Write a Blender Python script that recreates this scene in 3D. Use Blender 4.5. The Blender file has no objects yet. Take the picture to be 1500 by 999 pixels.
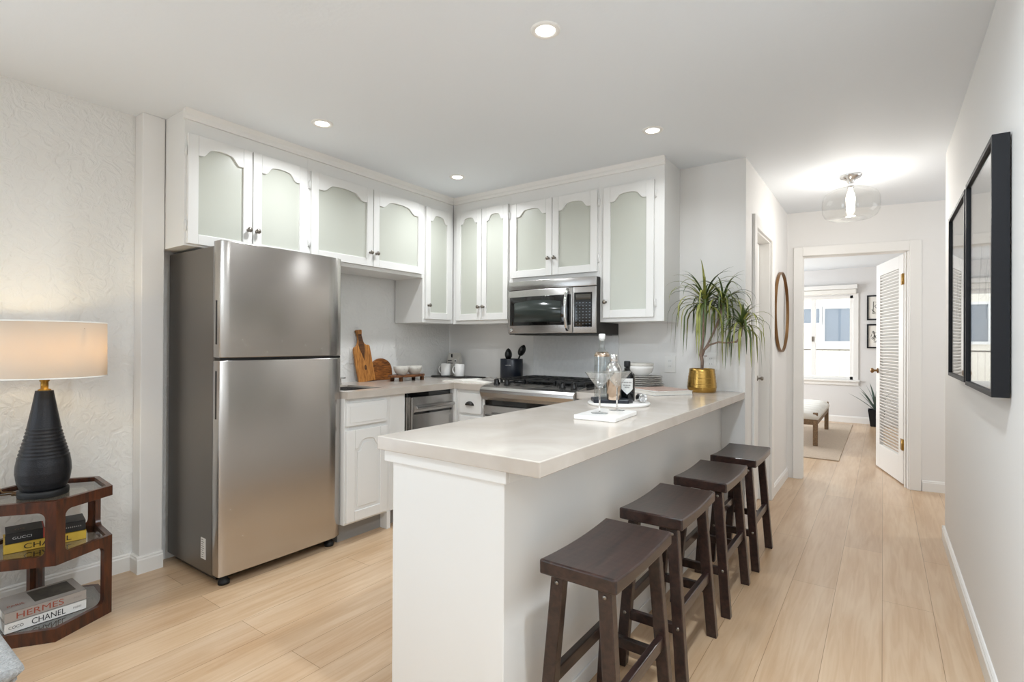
import bpy, bmesh, math, random
from mathutils import Vector, Matrix
random.seed(7)
SC = bpy.context.scene
COL = SC.collection
PI = math.pi

# ------------------------------------------------------------------ camera
F_PX, YAW, PITCH, ROLL, EYE = 765.1, -0.6176, 0.0038, 0.0056, 1.2
fw = Vector((math.sin(YAW)*math.cos(PITCH), math.cos(YAW)*math.cos(PITCH), math.sin(PITCH)))
rt = Vector((math.cos(YAW), -math.sin(YAW), 0)); up = rt.cross(fw)
rt = rt*math.cos(ROLL) + up*math.sin(ROLL); up = rt.cross(fw)
cd = bpy.data.cameras.new('camera'); cam = bpy.data.objects.new('camera', cd); COL.objects.link(cam)
cd.sensor_width = 36.0; cd.lens = F_PX/1500*36; cd.clip_start = .02
cam.matrix_world = Matrix(((rt.x, up.x, -fw.x, 0), (rt.y, up.y, -fw.y, 0), (rt.z, up.z, -fw.z, EYE), (0, 0, 0, 1)))
SC.camera = cam

# ------------------------------------------------------------------ world, daylight, exposure
SC.view_settings.view_transform = 'Standard'; SC.view_settings.look = 'None'
SC.view_settings.gamma = 1; SC.view_settings.use_curve_mapping = False
SC.view_settings.exposure = 0.09
w = bpy.data.worlds.new('world'); SC.world = w; w.use_nodes = True
w.node_tree.nodes['Background'].inputs[0].default_value = (.86, .93, 1, 1)
w.node_tree.nodes['Background'].inputs[1].default_value = 3.0
def area_light(name, loc, direction, sx, sy, power, color=(1, 1, 1), shape='RECTANGLE', spread=PI):
    l = bpy.data.lights.new(name, 'AREA'); l.shape = shape; l.size = sx; l.size_y = sy
    l.energy = power; l.color = color; l.spread = spread
    o = bpy.data.objects.new(name, l); COL.objects.link(o); o.location = loc
    o.rotation_euler = Vector(direction).to_track_quat('-Z', 'Y').to_euler(); return o
# daylight entering by the left window of the living room (behind the camera)
area_light('daylight_left_window', (-3.3, -1.35, 1.25), (1, .25, .05), 1.8, 1.8, 24, (.72, .87, 1))
for lx, ly, lp in ((-.2, 1.1, 27), (-.4, -.6, 16), (-2.2, -1.2, 5)):   # fill lights added out of view to lift the right wall and floor
    area_light('unseen_fill_light', (lx, ly, 2.37), (0, 0, -1), .1, .1, lp, (.82, .92, 1), 'DISK', math.radians(168))
area_light('bedroom_side_fill', (-3.45, 7.9, 1.5), (1, 0, -.1), 1.5, 1.3, 85, (.94, .97, 1))  # fill lamp added at an unseen side opening to brighten the bedroom
area_light('hall_alcove_fill', (1.72, 4.9, 1.5), (-1, 0, -.15), .9, 1.4, 9, (.92, .96, 1))  # fill lamp added in the alcove to brighten the hall, no window there

# ------------------------------------------------------------------ materials
def lin(h):
    h = h.lstrip('#'); o = []
    for i in (0, 2, 4):
        v = int(h[i:i+2], 16)/255; o.append(v/12.92 if v <= .04045 else ((v+.055)/1.055)**2.4)
    return (*o, 1)
class NT:
    def __init__(s, m): s.t = m.node_tree; s.n = s.t.nodes
    def add(s, kind, **kw):
        n = s.n.new(kind)
        for k, v in kw.items(): setattr(n, k, v)
        return n
    def link(s, a, b): s.t.links.new(a, b)
def mat(name, col, rough=.5, metal=0, spec=.5, bump=0, bscale=80, bdetail=3, var=0, vscale=6, stretch=(1, 1, 1),
        coat=0, emit=None, estr=0, coords='Object', aniso=0, sheen=0, trans=0):
    m = bpy.data.materials.new(name); m.use_nodes = True; N = NT(m)
    b = N.n['Principled BSDF']; c = lin(col) if isinstance(col, str) else col
    b.inputs['Base Color'].default_value = c; b.inputs['Roughness'].default_value = rough
    b.inputs['Metallic'].default_value = metal; b.inputs['Specular IOR Level'].default_value = spec
    b.inputs['Coat Weight'].default_value = coat; b.inputs['Coat Roughness'].default_value = .1
    b.inputs['Sheen Weight'].default_value = sheen
    b.inputs['Transmission Weight'].default_value = trans
    if emit: b.inputs['Emission Color'].default_value = lin(emit); b.inputs['Emission Strength'].default_value = estr
    if bump or var:
        tc = N.add('ShaderNodeTexCoord'); mp = N.add('ShaderNodeMapping'); mp.inputs['Scale'].default_value = stretch
        N.link(tc.outputs[coords], mp.inputs['Vector'])
    if bump:
        no = N.add('ShaderNodeTexNoise'); no.inputs['Scale'].default_value = bscale; no.inputs['Detail'].default_value = bdetail
        N.link(mp.outputs[0], no.inputs['Vector'])
        bu = N.add('ShaderNodeBump'); bu.inputs['Strength'].default_value = bump; bu.inputs['Distance'].default_value = .01
        N.link(no.outputs[0], bu.inputs['Height']); N.link(bu.outputs[0], b.inputs['Normal'])
    if var:
        no = N.add('ShaderNodeTexNoise'); no.inputs['Scale'].default_value = vscale; no.inputs['Detail'].default_value = 5
        N.link(mp.outputs[0], no.inputs['Vector'])
        mx = N.add('ShaderNodeMixRGB'); mx.inputs[1].default_value = tuple(x*(1-var) for x in c[:3])+(1,)
        mx.inputs[2].default_value = tuple(min(1, x*(1+var)) for x in c[:3])+(1,)
        rp = N.add('ShaderNodeMapRange'); rp.inputs[1].default_value = .3; rp.inputs[2].default_value = .7
        N.link(no.outputs[0], rp.inputs[0]); N.link(rp.outputs[0], mx.inputs[0]); N.link(mx.outputs[0], b.inputs['Base Color'])
    return m
def wood(name, dark, light, rough=.4, grain=(14, 1.2, 14), coat=0, scale=6):
    m = bpy.data.materials.new(name); m.use_nodes = True; N = NT(m); b = N.n['Principled BSDF']
    tc = N.add('ShaderNodeTexCoord'); mp = N.add('ShaderNodeMapping'); mp.inputs['Scale'].default_value = grain
    N.link(tc.outputs['Object'], mp.inputs['Vector'])
    no = N.add('ShaderNodeTexNoise'); no.inputs['Scale'].default_value = scale; no.inputs['Detail'].default_value = 6
    no.inputs['Distortion'].default_value = .6
    N.link(mp.outputs[0], no.inputs['Vector'])
    cr = N.add('ShaderNodeValToRGB'); cr.color_ramp.elements[0].color = lin(dark); cr.color_ramp.elements[1].color = lin(light)
    cr.color_ramp.elements[0].position = .32; cr.color_ramp.elements[1].position = .68
    N.link(no.outputs[0], cr.inputs[0]); N.link(cr.outputs[0], b.inputs['Base Color'])
    b.inputs['Roughness'].default_value = rough; b.inputs['Coat Weight'].default_value = coat; b.inputs['Coat Roughness'].default_value = .15
    bu = N.add('ShaderNodeBump'); bu.inputs['Strength'].default_value = .08; bu.inputs['Distance'].default_value = .004
    N.link(no.outputs[0], bu.inputs['Height']); N.link(bu.outputs[0], b.inputs['Normal'])
    return m
def clear_glass(name, tint='#f4f8f6', gloss=.08, rough=0.0):
    m = bpy.data.materials.new(name); m.use_nodes = True; N = NT(m); N.n.remove(N.n['Principled BSDF'])
    tr = N.add('ShaderNodeBsdfTransparent'); tr.inputs[0].default_value = lin(tint)
    gl = N.add('ShaderNodeBsdfGlossy'); gl.inputs['Roughness'].default_value = rough
    lw = N.add('ShaderNodeLayerWeight'); lw.inputs[0].default_value = .5
    fr = N.add('ShaderNodeMath', operation='POWER'); fr.inputs[1].default_value = 4.0; N.link(lw.outputs['Facing'], fr.inputs[0])
    ad = N.add('ShaderNodeMath', operation='MULTIPLY_ADD'); ad.inputs[1].default_value = .75-gloss; ad.inputs[2].default_value = gloss
    mx = N.add('ShaderNodeMixShader')
    N.link(fr.outputs[0], ad.inputs[0]); N.link(ad.outputs[0], mx.inputs[0])
    N.link(tr.outputs[0], mx.inputs[1]); N.link(gl.outputs[0], mx.inputs[2])
    N.link(mx.outputs[0], N.n['Material Output'].inputs[0]); return m
def floor_mat():
    m = bpy.data.materials.new('oak_planks'); m.use_nodes = True; N = NT(m); b = N.n['Principled BSDF']
    g = N.add('ShaderNodeNewGeometry'); sp = N.add('ShaderNodeSeparateXYZ'); N.link(g.outputs['Position'], sp.inputs[0])
    cb = N.add('ShaderNodeCombineXYZ'); N.link(sp.outputs['Y'], cb.inputs['X']); N.link(sp.outputs['X'], cb.inputs['Y'])
    br = N.add('ShaderNodeTexBrick'); br.offset = .37; br.offset_frequency = 2; br.squash = 1
    br.inputs['Scale'].default_value = 1; br.inputs['Mortar Size'].default_value = .0011; br.inputs['Mortar Smooth'].default_value = .4
    br.inputs['Brick Width'].default_value = 1.85; br.inputs['Row Height'].default_value = .187; br.inputs['Bias'].default_value = 0
    br.inputs['Color1'].default_value = lin('#d9be9f'); br.inputs['Color2'].default_value = lin('#cdb193'); br.inputs['Mortar'].default_value = lin('#8f6f49')
    N.link(cb.outputs[0], br.inputs['Vector'])
    mp = N.add('ShaderNodeMapping'); mp.inputs['Scale'].default_value = (34, 2.2, 1); N.link(g.outputs['Position'], mp.inputs['Vector'])
    no = N.add('ShaderNodeTexNoise'); no.inputs['Scale'].default_value = 1; no.inputs['Detail'].default_value = 7; no.inputs['Distortion'].default_value = 1.2
    N.link(mp.outputs[0], no.inputs['Vector'])
    n2 = N.add('ShaderNodeTexNoise'); n2.inputs['Scale'].default_value = 2.2; n2.inputs['Detail'].default_value = 3
    mp2 = N.add('ShaderNodeMapping'); mp2.inputs['Scale'].default_value = (3, .6, 1); N.link(g.outputs['Position'], mp2.inputs['Vector']); N.link(mp2.outputs[0], n2.inputs['Vector'])
    cr = N.add('ShaderNodeValToRGB'); cr.color_ramp.elements[0].color = lin('#e9dccb'); cr.color_ramp.elements[1].color = (1, 1, 1, 1)
    cr.color_ramp.elements[0].position = .3; cr.color_ramp.elements[1].position = .62
    N.link(no.outputs[0], cr.inputs[0])
    mx = N.add('ShaderNodeMixRGB', blend_type='MULTIPLY'); mx.inputs[0].default_value = .75
    N.link(br.outputs['Color'], mx.inputs[1]); N.link(cr.outputs[0], mx.inputs[2])
    cr2 = N.add('ShaderNodeValToRGB'); cr2.color_ramp.elements[0].color = lin('#efe5d8'); cr2.color_ramp.elements[1].color = (1, 1, 1, 1)
    cr2.color_ramp.elements[0].position = .35; cr2.color_ramp.elements[1].position = .65
    N.link(n2.outputs[0], cr2.inputs[0])
    mx2 = N.add('ShaderNodeMixRGB', blend_type='MULTIPLY'); mx2.inputs[0].default_value = .8
    N.link(mx.outputs[0], mx2.inputs[1]); N.link(cr2.outputs[0], mx2.inputs[2]); N.link(mx2.outputs[0], b.inputs['Base Color'])
    b.inputs['Roughness'].default_value = .36; b.inputs['Specular IOR Level'].default_value = .5
    b.inputs['Coat Weight'].default_value = .35; b.inputs['Coat Roughness'].default_value = .3
    bu = N.add('ShaderNodeBump'); bu.inputs['Strength'].default_value = .12; bu.inputs['Distance'].default_value = .002
    N.link(br.outputs['Fac'], bu.inputs['Height']); bu.invert = True; N.link(bu.outputs[0], b.inputs['Normal'])
    return m
def brushed(name, col, rough=.3, direction=(260, 260, 2), bump=.03, metal=1):
    m = mat(name, col, rough, metal, bump=bump, bscale=1, bdetail=2, stretch=direction)
    return m
def plaster():
    m = mat('skip_trowel_plaster', '#e6e5e2', .6)
    N = NT(m); b = N.n['Principled BSDF']; g = N.add('ShaderNodeNewGeometry')
    n1 = N.add('ShaderNodeTexNoise'); n1.inputs['Scale'].default_value = 17; n1.inputs['Detail'].default_value = 5; n1.inputs['Distortion'].default_value = 1.6
    N.link(g.outputs['Position'], n1.inputs['Vector'])
    cr = N.add('ShaderNodeValToRGB'); cr.color_ramp.elements[0].position = .42; cr.color_ramp.elements[1].position = .66
    N.link(n1.outputs[0], cr.inputs[0])
    bu = N.add('ShaderNodeBump'); bu.inputs['Strength'].default_value = .45; bu.inputs['Distance'].default_value = .006
    N.link(cr.outputs[0], bu.inputs['Height']); N.link(bu.outputs[0], b.inputs['Normal']); return m
def quartz():
    m = mat('white_quartz', '#e2dad0', .16, spec=.5, coords='Object')
    N = NT(m); b = N.n['Principled BSDF']; g = N.add('ShaderNodeNewGeometry')
    n1 = N.add('ShaderNodeTexNoise'); n1.inputs['Scale'].default_value = 3.2; n1.inputs['Detail'].default_value = 8; n1.inputs['Distortion'].default_value = 1.4
    N.link(g.outputs['Position'], n1.inputs['Vector'])
    cr = N.add('ShaderNodeValToRGB'); cr.color_ramp.elements[0].color = lin('#beb4a9'); cr.color_ramp.elements[1].color = lin('#cac1b7')
    cr.color_ramp.elements[0].position = .35; cr.color_ramp.elements[1].position = .65
    N.link(n1.outputs[0], cr.inputs[0]); N.link(cr.outputs[0], b.inputs['Base Color']); return m

M = {}
M['paint'] = mat('white_wall_paint', '#eae8e5', .6, bump=.04, bscale=120, coords='Object')
M['plaster'] = plaster()
M['ceil'] = mat('ceiling_paint', '#eaeef2', .7, bump=.05, bscale=60)
M['cab'] = mat('white_cabinet_enamel', '#eae9e6', .35)
M['trim'] = mat('white_trim_enamel', '#eeece8', .35)
M['floor'] = floor_mat()
M['quartz'] = quartz()
M['frost'] = mat('frosted_glass', '#c6c8be', .28, spec=.5)
M['steel'] = brushed('brushed_stainless', '#bcb8b4', .24, (3, 2, 400), .02)
_N = NT(M['steel']); _tg = _N.add('ShaderNodeTangent'); _tg.direction_type = 'RADIAL'; _tg.axis = 'Z'
_b = _N.n['Principled BSDF']; _b.inputs['Anisotropic'].default_value = .8; _b.inputs['Anisotropic Rotation'].default_value = .25; _N.link(_tg.outputs[0], _b.inputs['Tangent'])
M['steelx'] = brushed('brushed_stainless_wide', '#b5b3b1', .27, (3, 3, 300))
M['fside'] = mat('graphite_steel_side', '#77716b', .34, .75)
M['dkmetal'] = mat('dark_metal', '#3c3a38', .4, .7)
M['nickel'] = mat('satin_nickel', '#8d877f', .28, 1)
M['chrome'] = mat('polished_chrome', '#d8d8d8', .08, 1)
M['black'] = mat('black_plastic', '#0c0c0d', .35)
M['blackgl'] = mat('black_glass', '#08090a', .07, spec=.6)
M['mwglass'] = mat('tinted_oven_glass', '#353b38', .14, spec=.35)
M['iron'] = mat('cast_iron', '#131313', .45, bump=.1, bscale=200)
M['stool'] = wood('espresso_wood', '#1f1513', '#3b2722', .29, (10, 1.2, 10), .25)
M['walnut'] = wood('walnut', '#2a130a', '#57290f', .35, (9, 9, 1.4), .3)
M['acacia'] = wood('acacia', '#8a5424', '#c98a45', .45, (16, 16, 1.6))
M['acaciad'] = wood('acacia_dark', '#4d2710', '#a8682f', .45, (3, 3, 18))
M['darkwood'] = wood('bark_brown_wood', '#3a1f0f', '#6b4220', .5)
M['tray'] = wood('brown_tray_wood', '#4a2814', '#86532a', .45, (14, 3, 14))
M['glass'] = clear_glass('clear_glass', '#fdfefe', .09)
M['crystal'] = mat('crystal_glass', '#ffffff', .0, trans=1, spec=.5)
M['glassd'] = clear_glass('smoked_shelf_glass', '#e2dfd8', .32)
M['glassb'] = clear_glass('bottle_glass', '#f8fafa', .10)
M['globe'] = clear_glass('globe_glass', '#fbfbfa', .06)
M['gold'] = mat('hammered_gold', '#b6924f', .27, 1, bump=.08, bscale=30)
M['brass'] = mat('aged_brass', '#a07d3f', .3, 1)
M['bronze'] = mat('antique_bronze', '#8a6a48', .35, .9)
M['white'] = mat('white_ceramic', '#f0efec', .18)
M['stone'] = mat('stoneware', '#cfcbc3', .35, var=.06, vscale=40)
M['greyst'] = mat('grey_stoneware', '#b7b4af', .35, var=.1, vscale=30)
M['marble'] = mat('white_marble', '#f1eeea', .2, var=.04, vscale=9)
M['slate'] = mat('slate', '#23211f', .6, bump=.2, bscale=60)
M['navy'] = mat('dark_navy_plastic', '#141a25', .3)
M['copper'] = mat('champagne_steel', '#cdb9a6', .14, 1)
M['paper'] = mat('paper_pages', '#ece8e0', .7)
M['cover'] = mat('pink_cover', '#b79c90', .4)
M['lampcer'] = mat('charcoal_ceramic', '#26272b', .32, .5, bump=.25, bscale=160, stretch=(1, 1, 3))
M['frameblk'] = mat('black_frame', '#15161a', .5, spec=.3)
M['matte'] = mat('matte_black', '#0f0f10', .6)
M['boucle'] = mat('grey_knit', '#a3a2a0', .95, bump=1.0, bscale=170, var=.25, vscale=120, sheen=.3)
M['rug'] = mat('beige_rug', '#c2b09c', .95, bump=.5, bscale=220, var=.08, vscale=60)
M['linen'] = mat('ivory_cushion', '#ece9e2', .9, bump=.1, bscale=200)
M['oakleg'] = wood('grey_oak', '#6b543d', '#8f7455', .5)
M['tile'] = mat('grey_backsplash', '#dcdcdb', .3, var=.035, vscale=45)
M['soil'] = mat('soil', '#2b2018', .95, bump=.6, bscale=120)
M['leaf'] = mat('green_leaf', '#4a5a2a', .45, var=.35, vscale=16)
M['leafy'] = mat('yellow_green_leaf', '#8c8f45', .45, var=.35, vscale=16)
M['agave'] = mat('blue_green_leaf', '#4d5f57', .5, var=.2, vscale=12)
M['stem'] = mat('pinkish_stem', '#8d7668', .7, var=.2, vscale=40)
M['mirror'] = mat('mirror_silver', '#f2f2f2', .02, 1)
M['redtext'] = mat('rust_ink', '#9c4a36', .6)
M['blacktext'] = mat('black_ink', '#161514', .6)
M['silvertext'] = mat('silver_ink', '#b9b9b9', .5)
M['greytext'] = mat('grey_ink', '#8a8681', .6)
M['goldtext'] = mat('dull_bronze_ink', '#8a6a58', .6)
M['bkgrey'] = mat('taupe_cloth_cover', '#a59c94', .6)
M['bkwhite'] = mat('white_cover', '#e3e1dd', .5)
M['bkblack'] = mat('black_cover', '#151517', .45)
M['bkyellow'] = mat('yellow_gold_cover', '#c9a53a', .5, var=.12, vscale=10)
M['bkred'] = mat('red_pages', '#a03a2c', .6)
M['photo'] = mat('dark_cover_photo', '#4a443c', .5, var=.6, vscale=14)
M['downlight'] = mat('downlight_lens', '#ffffff', .5, emit='#fff6ea', estr=9)
M['bulb'] = mat('glowing_bulb', '#ffffff', .5, emit='#fff4e4', estr=14)
M['stucco'] = mat('cream_stucco', '#efe6d6', .9, bump=.2, bscale=60)
M['nbglass'] = mat('blue_window_glass', '#7f8790', .2, spec=.3)
M['nbrail'] = mat('pinkish_rail_paint', '#c7b8ac', .6)
M['nbfascia'] = mat('grey_parapet', '#cdc9c2', .8)
M['asphalt'] = mat('grey_ground', '#8d8a85', .9)
M['kick'] = mat('grey_kick_paint', '#8d8a86', .5)
M['display'] = mat('lcd_display', '#4d4a44', .2)
M['button'] = mat('pale_button', '#7d858e', .5)
M['shade'] = None

# ------------------------------------------------------------------ mesh helpers
class MB:
    def __init__(s): s.v = []; s.f = []; s.sm = []
    def add(s, vs, fs, smooth=False, T=None):
        k = len(s.v)
        s.v += [tuple((T @ Vector(p)) if T else p) for p in vs]
        s.f += [tuple(i+k for i in f) for f in fs]; s.sm += [smooth]*len(fs); return s
    def box(s, x0, y0, z0, x1, y1, z1, T=None):
        vs = [(x, y, z) for x in (x0, x1) for y in (y0, y1) for z in (z0, z1)]
        return s.add(vs, [(0, 1, 3, 2), (4, 6, 7, 5), (0, 4, 5, 1), (2, 3, 7, 6), (0, 2, 6, 4), (1, 5, 7, 3)], T=T)
    def prism(s, poly, axis, a, b, T=None, smooth=False):
        n = len(poly)
        def P(p, h):
            return {'z': (p[0], p[1], h), 'x': (h, p[0], p[1]), 'y': (p[0], h, p[1])}[axis]
        vs = [P(p, a) for p in poly]+[P(p, b) for p in poly]
        k = len(s.f)
        s.add(vs, [tuple(range(n)), tuple(range(2*n-1, n-1, -1))]+[(i, (i+1) % n, (i+1) % n+n, i+n) for i in range(n)], T=T)
        if smooth:
            for i in range(k+2, len(s.f)): s.sm[i] = True
        return s
    def lathe(s, prof, c=(0, 0, 0), n=32, T=None, smooth=True, cap=True):
        vs = []; fs = []
        for r, z in prof:
            for i in range(n):
                a = 2*PI*i/n; vs.append((c[0]+r*math.cos(a), c[1]+r*math.sin(a), c[2]+z))
        for j in range(len(prof)-1):
            for i in range(n):
                a = j*n+i; b = j*n+(i+1) % n; fs.append((a, b, b+n, a+n))
        s.add(vs, fs, smooth, T)
        if cap:
            m = len(s.v)-len(vs)
            for j in (0, len(prof)-1):
                if prof[j][0] > 1e-5: s.f.append(tuple(m+j*n+i for i in range(n))); s.sm.append(False)
        return s
    def cyl(s, p0, p1, r0, r1=None, n=16, smooth=True):
        p0 = Vector(p0); p1 = Vector(p1); r1 = r0 if r1 is None else r1
        return s.tube([p0, p1], [r0, r1], n, smooth)
    def tube(s, pts, rad, n=8, smooth=True, closed=False, flat=1.0):
        pts = [Vector(p) for p in pts]; m = len(pts)
        if not isinstance(rad, (list, tuple)): rad = [rad]*m
        vs = []; ref = None
        for i, p in enumerate(pts):
            if closed: d = pts[(i+1) % m]-pts[i-1]
            else: d = pts[min(i+1, m-1)]-pts[max(i-1, 0)]
            d.normalize()
            if ref is None: ref = Vector((0, 0, 1)) if abs(d.z) < .9 else Vector((1, 0, 0))
            a = d.cross(ref)
            if a.length < 1e-4: a = d.cross(Vector((0, 1, 0)))
            a.normalize(); b = a.cross(d); b.normalize(); ref = b
            for k in range(n):
                t = 2*PI*k/n; q = p+a*(rad[i]*math.cos(t))+b*(rad[i]*flat*math.sin(t)); vs.append(tuple(q))
        fs = []
        for i in range(m if closed else m-1):
            for k in range(n):
                j = (i+1) % m; fs.append((i*n+k, i*n+(k+1) % n, j*n+(k+1) % n, j*n+k))
        s.add(vs, fs, smooth)
        if not closed:
            b0 = len(s.v)-len(vs)
            s.f.append(tuple(b0+k for k in range(n))); s.f.append(tuple(b0+(m-1)*n+k for k in range(n))); s.sm += [False, False]
        return s
    def obar(s, p0, p1, wx, wy, T=None):   # bar with rectangular, axis-aligned horizontal section
        (x0, y0, z0), (x1, y1, z1) = p0, p1; hx, hy = wx/2, wy/2
        vs = [(x+a*hx, y+b*hy, z) for (x, y, z) in (p0, p1) for a in (-1, 1) for b in (-1, 1)]
        return s.add(vs, [(0, 2, 3, 1), (4, 5, 7, 6), (0, 1, 5, 4), (2, 6, 7, 3), (0, 4, 6, 2), (1, 3, 7, 5)], T=T)
    def xf(s, T): s.v = [tuple(T @ Vector(p)) for p in s.v]; return s
ORG = {}
def _place(o, parent):
    COL.objects.link(o)
    if parent is not None: o.parent = parent
def build(name, mb, m, parent=None, bevel=0, seg=2, loc=None, subsurf=0, angle=35):
    """ONE mesh object; world vertices are re-based on the thing's own origin"""
    if parent is not None: org = ORG[parent.as_pointer()]
    else:
        if loc is None:
            xs, ys, zs = zip(*mb.v); loc = ((min(xs)+max(xs))/2, (min(ys)+max(ys))/2, min(zs))
        org = Vector(loc)
    me = bpy.data.meshes.new(name)
    me.from_pydata([tuple(Vector(p)-org) for p in mb.v], [], mb.f)
    me.polygons.foreach_set('use_smooth', mb.sm)
    bm = bmesh.new(); bm.from_mesh(me); bmesh.ops.recalc_face_normals(bm, faces=bm.faces); bm.to_mesh(me); bm.free()
    me.materials.append(m); me.update()
    o = bpy.data.objects.new(name, me); _place(o, parent)
    if parent is None: o.location = org
    ORG[o.as_pointer()] = org
    if bevel:
        b = o.modifiers.new('bevel', 'BEVEL'); b.width = bevel; b.segments = seg; b.limit_method = 'ANGLE'; b.angle_limit = math.radians(angle)
    if subsurf:
        b = o.modifiers.new('sub', 'SUBSURF'); b.levels = subsurf; b.render_levels = subsurf
    return o
def tag(o, label, cat, group=None):
    o['label'] = label; o['category'] = cat
    if group: o['group'] = group
    return o
def thing(name, label, cat, loc, group=None):
    o = bpy.data.objects.new(name, None); o.empty_display_size = .05; COL.objects.link(o); o.location = loc
    ORG[o.as_pointer()] = Vector(loc); return tag(o, label, cat, group)
def struct(name, mb, m, parent=None, bevel=0, **kw):
    o = build(name, mb, m, parent, bevel, **kw)
    if parent is None: o['kind'] = 'structure'
    return o
def srect(name):
    o = bpy.data.objects.new(name, None); COL.objects.link(o); o['kind'] = 'structure'; ORG[o.as_pointer()] = Vector((0, 0, 0)); return o
def copy_tree(o, loc=None, parent=None):
    c = o.copy(); COL.objects.link(c); c.parent = parent
    ORG[c.as_pointer()] = ORG[o.as_pointer()]
    if loc is not None: c.location = loc; ORG[c.as_pointer()] = Vector(loc)
    for ch in list(o.children): copy_tree(ch, None, c)
    return c
def text_mb(s, center, xd, yd, height=None, width=None, depth=.0006, bold=0):
    cu = bpy.data.curves.new('txt', 'FONT'); cu.body = s; cu.resolution_u = 6; cu.offset = bold
    to = bpy.data.objects.new('txt', cu); COL.objects.link(to)
    bpy.context.view_layer.update()
    me = bpy.data.meshes.new_from_object(to.evaluated_get(bpy.context.evaluated_depsgraph_get()))
    vs = [tuple(v.co) for v in me.vertices]; fs = [tuple(p.vertices) for p in me.polygons]
    bpy.data.objects.remove(to); bpy.data.curves.remove(cu); bpy.data.meshes.remove(me)
    x0 = min(v[0] for v in vs); x1 = max(v[0] for v in vs); y0 = min(v[1] for v in vs); y1 = max(v[1] for v in vs)
    sy = (height/(y1-y0)) if height else width/(x1-x0); sx = (width/(x1-x0)) if width else sy
    xd = Vector(xd).normalized(); yd = Vector(yd).normalized(); zd = xd.cross(yd); c = Vector(center)
    P = lambda v, d: tuple(c+xd*((v[0]-(x0+x1)/2)*sx)+yd*((v[1]-(y0+y1)/2)*sy)+zd*d)
    n = len(vs); mb = MB()
    mb.add([P(v, depth) for v in vs], fs); return mb
def rrect(x0, y0, x1, y1, r, n=5):
    p = []
    for cx, cy, a in ((x1-r, y0+r, -PI/2), (x1-r, y1-r, 0), (x0+r, y1-r, PI/2), (x0+r, y0+r, PI)):
        for i in range(n+1): t = a+PI/2*i/n; p.append((cx+r*math.cos(t), cy+r*math.sin(t)))
    return p

# ------------------------------------------------------------------ room shell
CZ = 2.385
XL, XR, YB, YR, XH = -3.22, .314, 3.55, -2.6, -.71      # left wall, right wall, kitchen back wall, rear wall, hall left wall
struct('floor', MB().box(-3.7, YR-.3, -.12, 2.2, 9.75, 0), M['floor'], loc=(0, 0, 0))
struct('ceiling', MB().box(-3.7, YR-.3, CZ, 2.2, 9.75, CZ+.15), M['ceil'], loc=(0, 0, CZ))
struct('wall_left', MB().box(XL-.15, YR, 0, XL, -2.3, CZ).box(XL-.15, -.4, 0, XL, YB, CZ).box(XL-.15, -2.3, 0, XL, -.4, .3).box(XL-.15, -2.3, 2.2, XL, -.4, CZ), M['plaster'])
struct('wall_corner', MB().box(XL, 1.09, 0, -3.125, 1.195, CZ), M['paint'], bevel=.004)
struct('wall_kitchen', MB().box(XL, YB, 0, XH, YB+.12, CZ), M['paint'])
struct('wall_right', MB().box(XR, YR, 0, XR+.12, 4.18, CZ), M['paint'], bevel=.004)
# hall left wall with its door opening (y 3.83-4.43)
hl = MB().box(XH-.12, YB+.12, 0, XH, 3.83, CZ).box(XH-.12, 4.43, 0, XH, 5.35, CZ).box(XH-.12, 3.83, 1.99, XH, 4.43, CZ)
struct('wall_hall', hl, M['paint'])
# end wall of the hall, turned a little
HA = math.radians(10.5); HO = Vector((-.705, 5.30, 0))
HT = Matrix.Translation(HO) @ Matrix.Rotation(HA, 4, 'Z')
he = MB().box(-.05, 0, 0, .11, .12, CZ).box(.905, 0, 0, 2.6, .12, CZ).box(.11, 0, 2.0, .905, .12, CZ).xf(HT)
struct('wall_hall_end', he, M['paint'])
struct('wall_hall_right', MB().box(1.9, 4.06, 0, 2.02, 6.0, CZ).box(XR+.12, 4.06, 0, 1.9, 4.18, CZ), M['paint'])
struct('wall_bedroom_right', MB().box(1.25, 5.82, 0, 1.37, 9.6, CZ), M['paint'])
bl = MB().box(-3.4, 5.2, 0, -3.28, 7.0, CZ).box(-3.4, 8.8, 0, -3.28, 9.6, CZ).box(-3.4, 7.0, 0, -3.28, 8.8, .8).box(-3.4, 7.0, 2.1, -3.28, 8.8, CZ)  # side opening added to let the bedroom fill lamp in
struct('wall_bedroom_left', bl, M['paint'])
struct('wall_bedroom_front', MB().box(-3.4, 5.2, 0, -.76, 5.35, CZ), M['paint'])
# bedroom far wall with window opening x -2.35..-.36, z .64..1.97
WX0, WX1, WZ0, WZ1 = -2.3, -.375, .66, 1.965
YF = 9.6
bw = MB().box(-3.4, YF, 0, WX0, YF+.14, CZ).box(WX1, YF, 0, 1.37, YF+.14, CZ).box(WX0, YF, 0, WX1, YF+.14, WZ0).box(WX0, YF, WZ1, WX1, YF+.14, CZ)
M['bedpaint'] = mat('grey_white_bedroom_paint', '#dfdddb', .6, bump=.04, bscale=120)
struct('wall_bedroom', bw, M['bedpaint'])
# rear wall of the living room (behind the camera) and the window frame in the left wall
struct('wall_rear', MB().box(XL-.15, YR-.14, 0, XR+.12, YR, CZ), M['paint'])
wr = MB()
for y in (-2.3, -1.375, -.45): wr.box(XL-.1, y, .3, XL-.04, y+.05, 2.2)
struct('window_2', wr.box(XL-.1, -2.3, .3, XL-.04, -.4, .36).box(XL-.1, -2.3, 2.14, XL-.04, -.4, 2.2), M['trim'])
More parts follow.
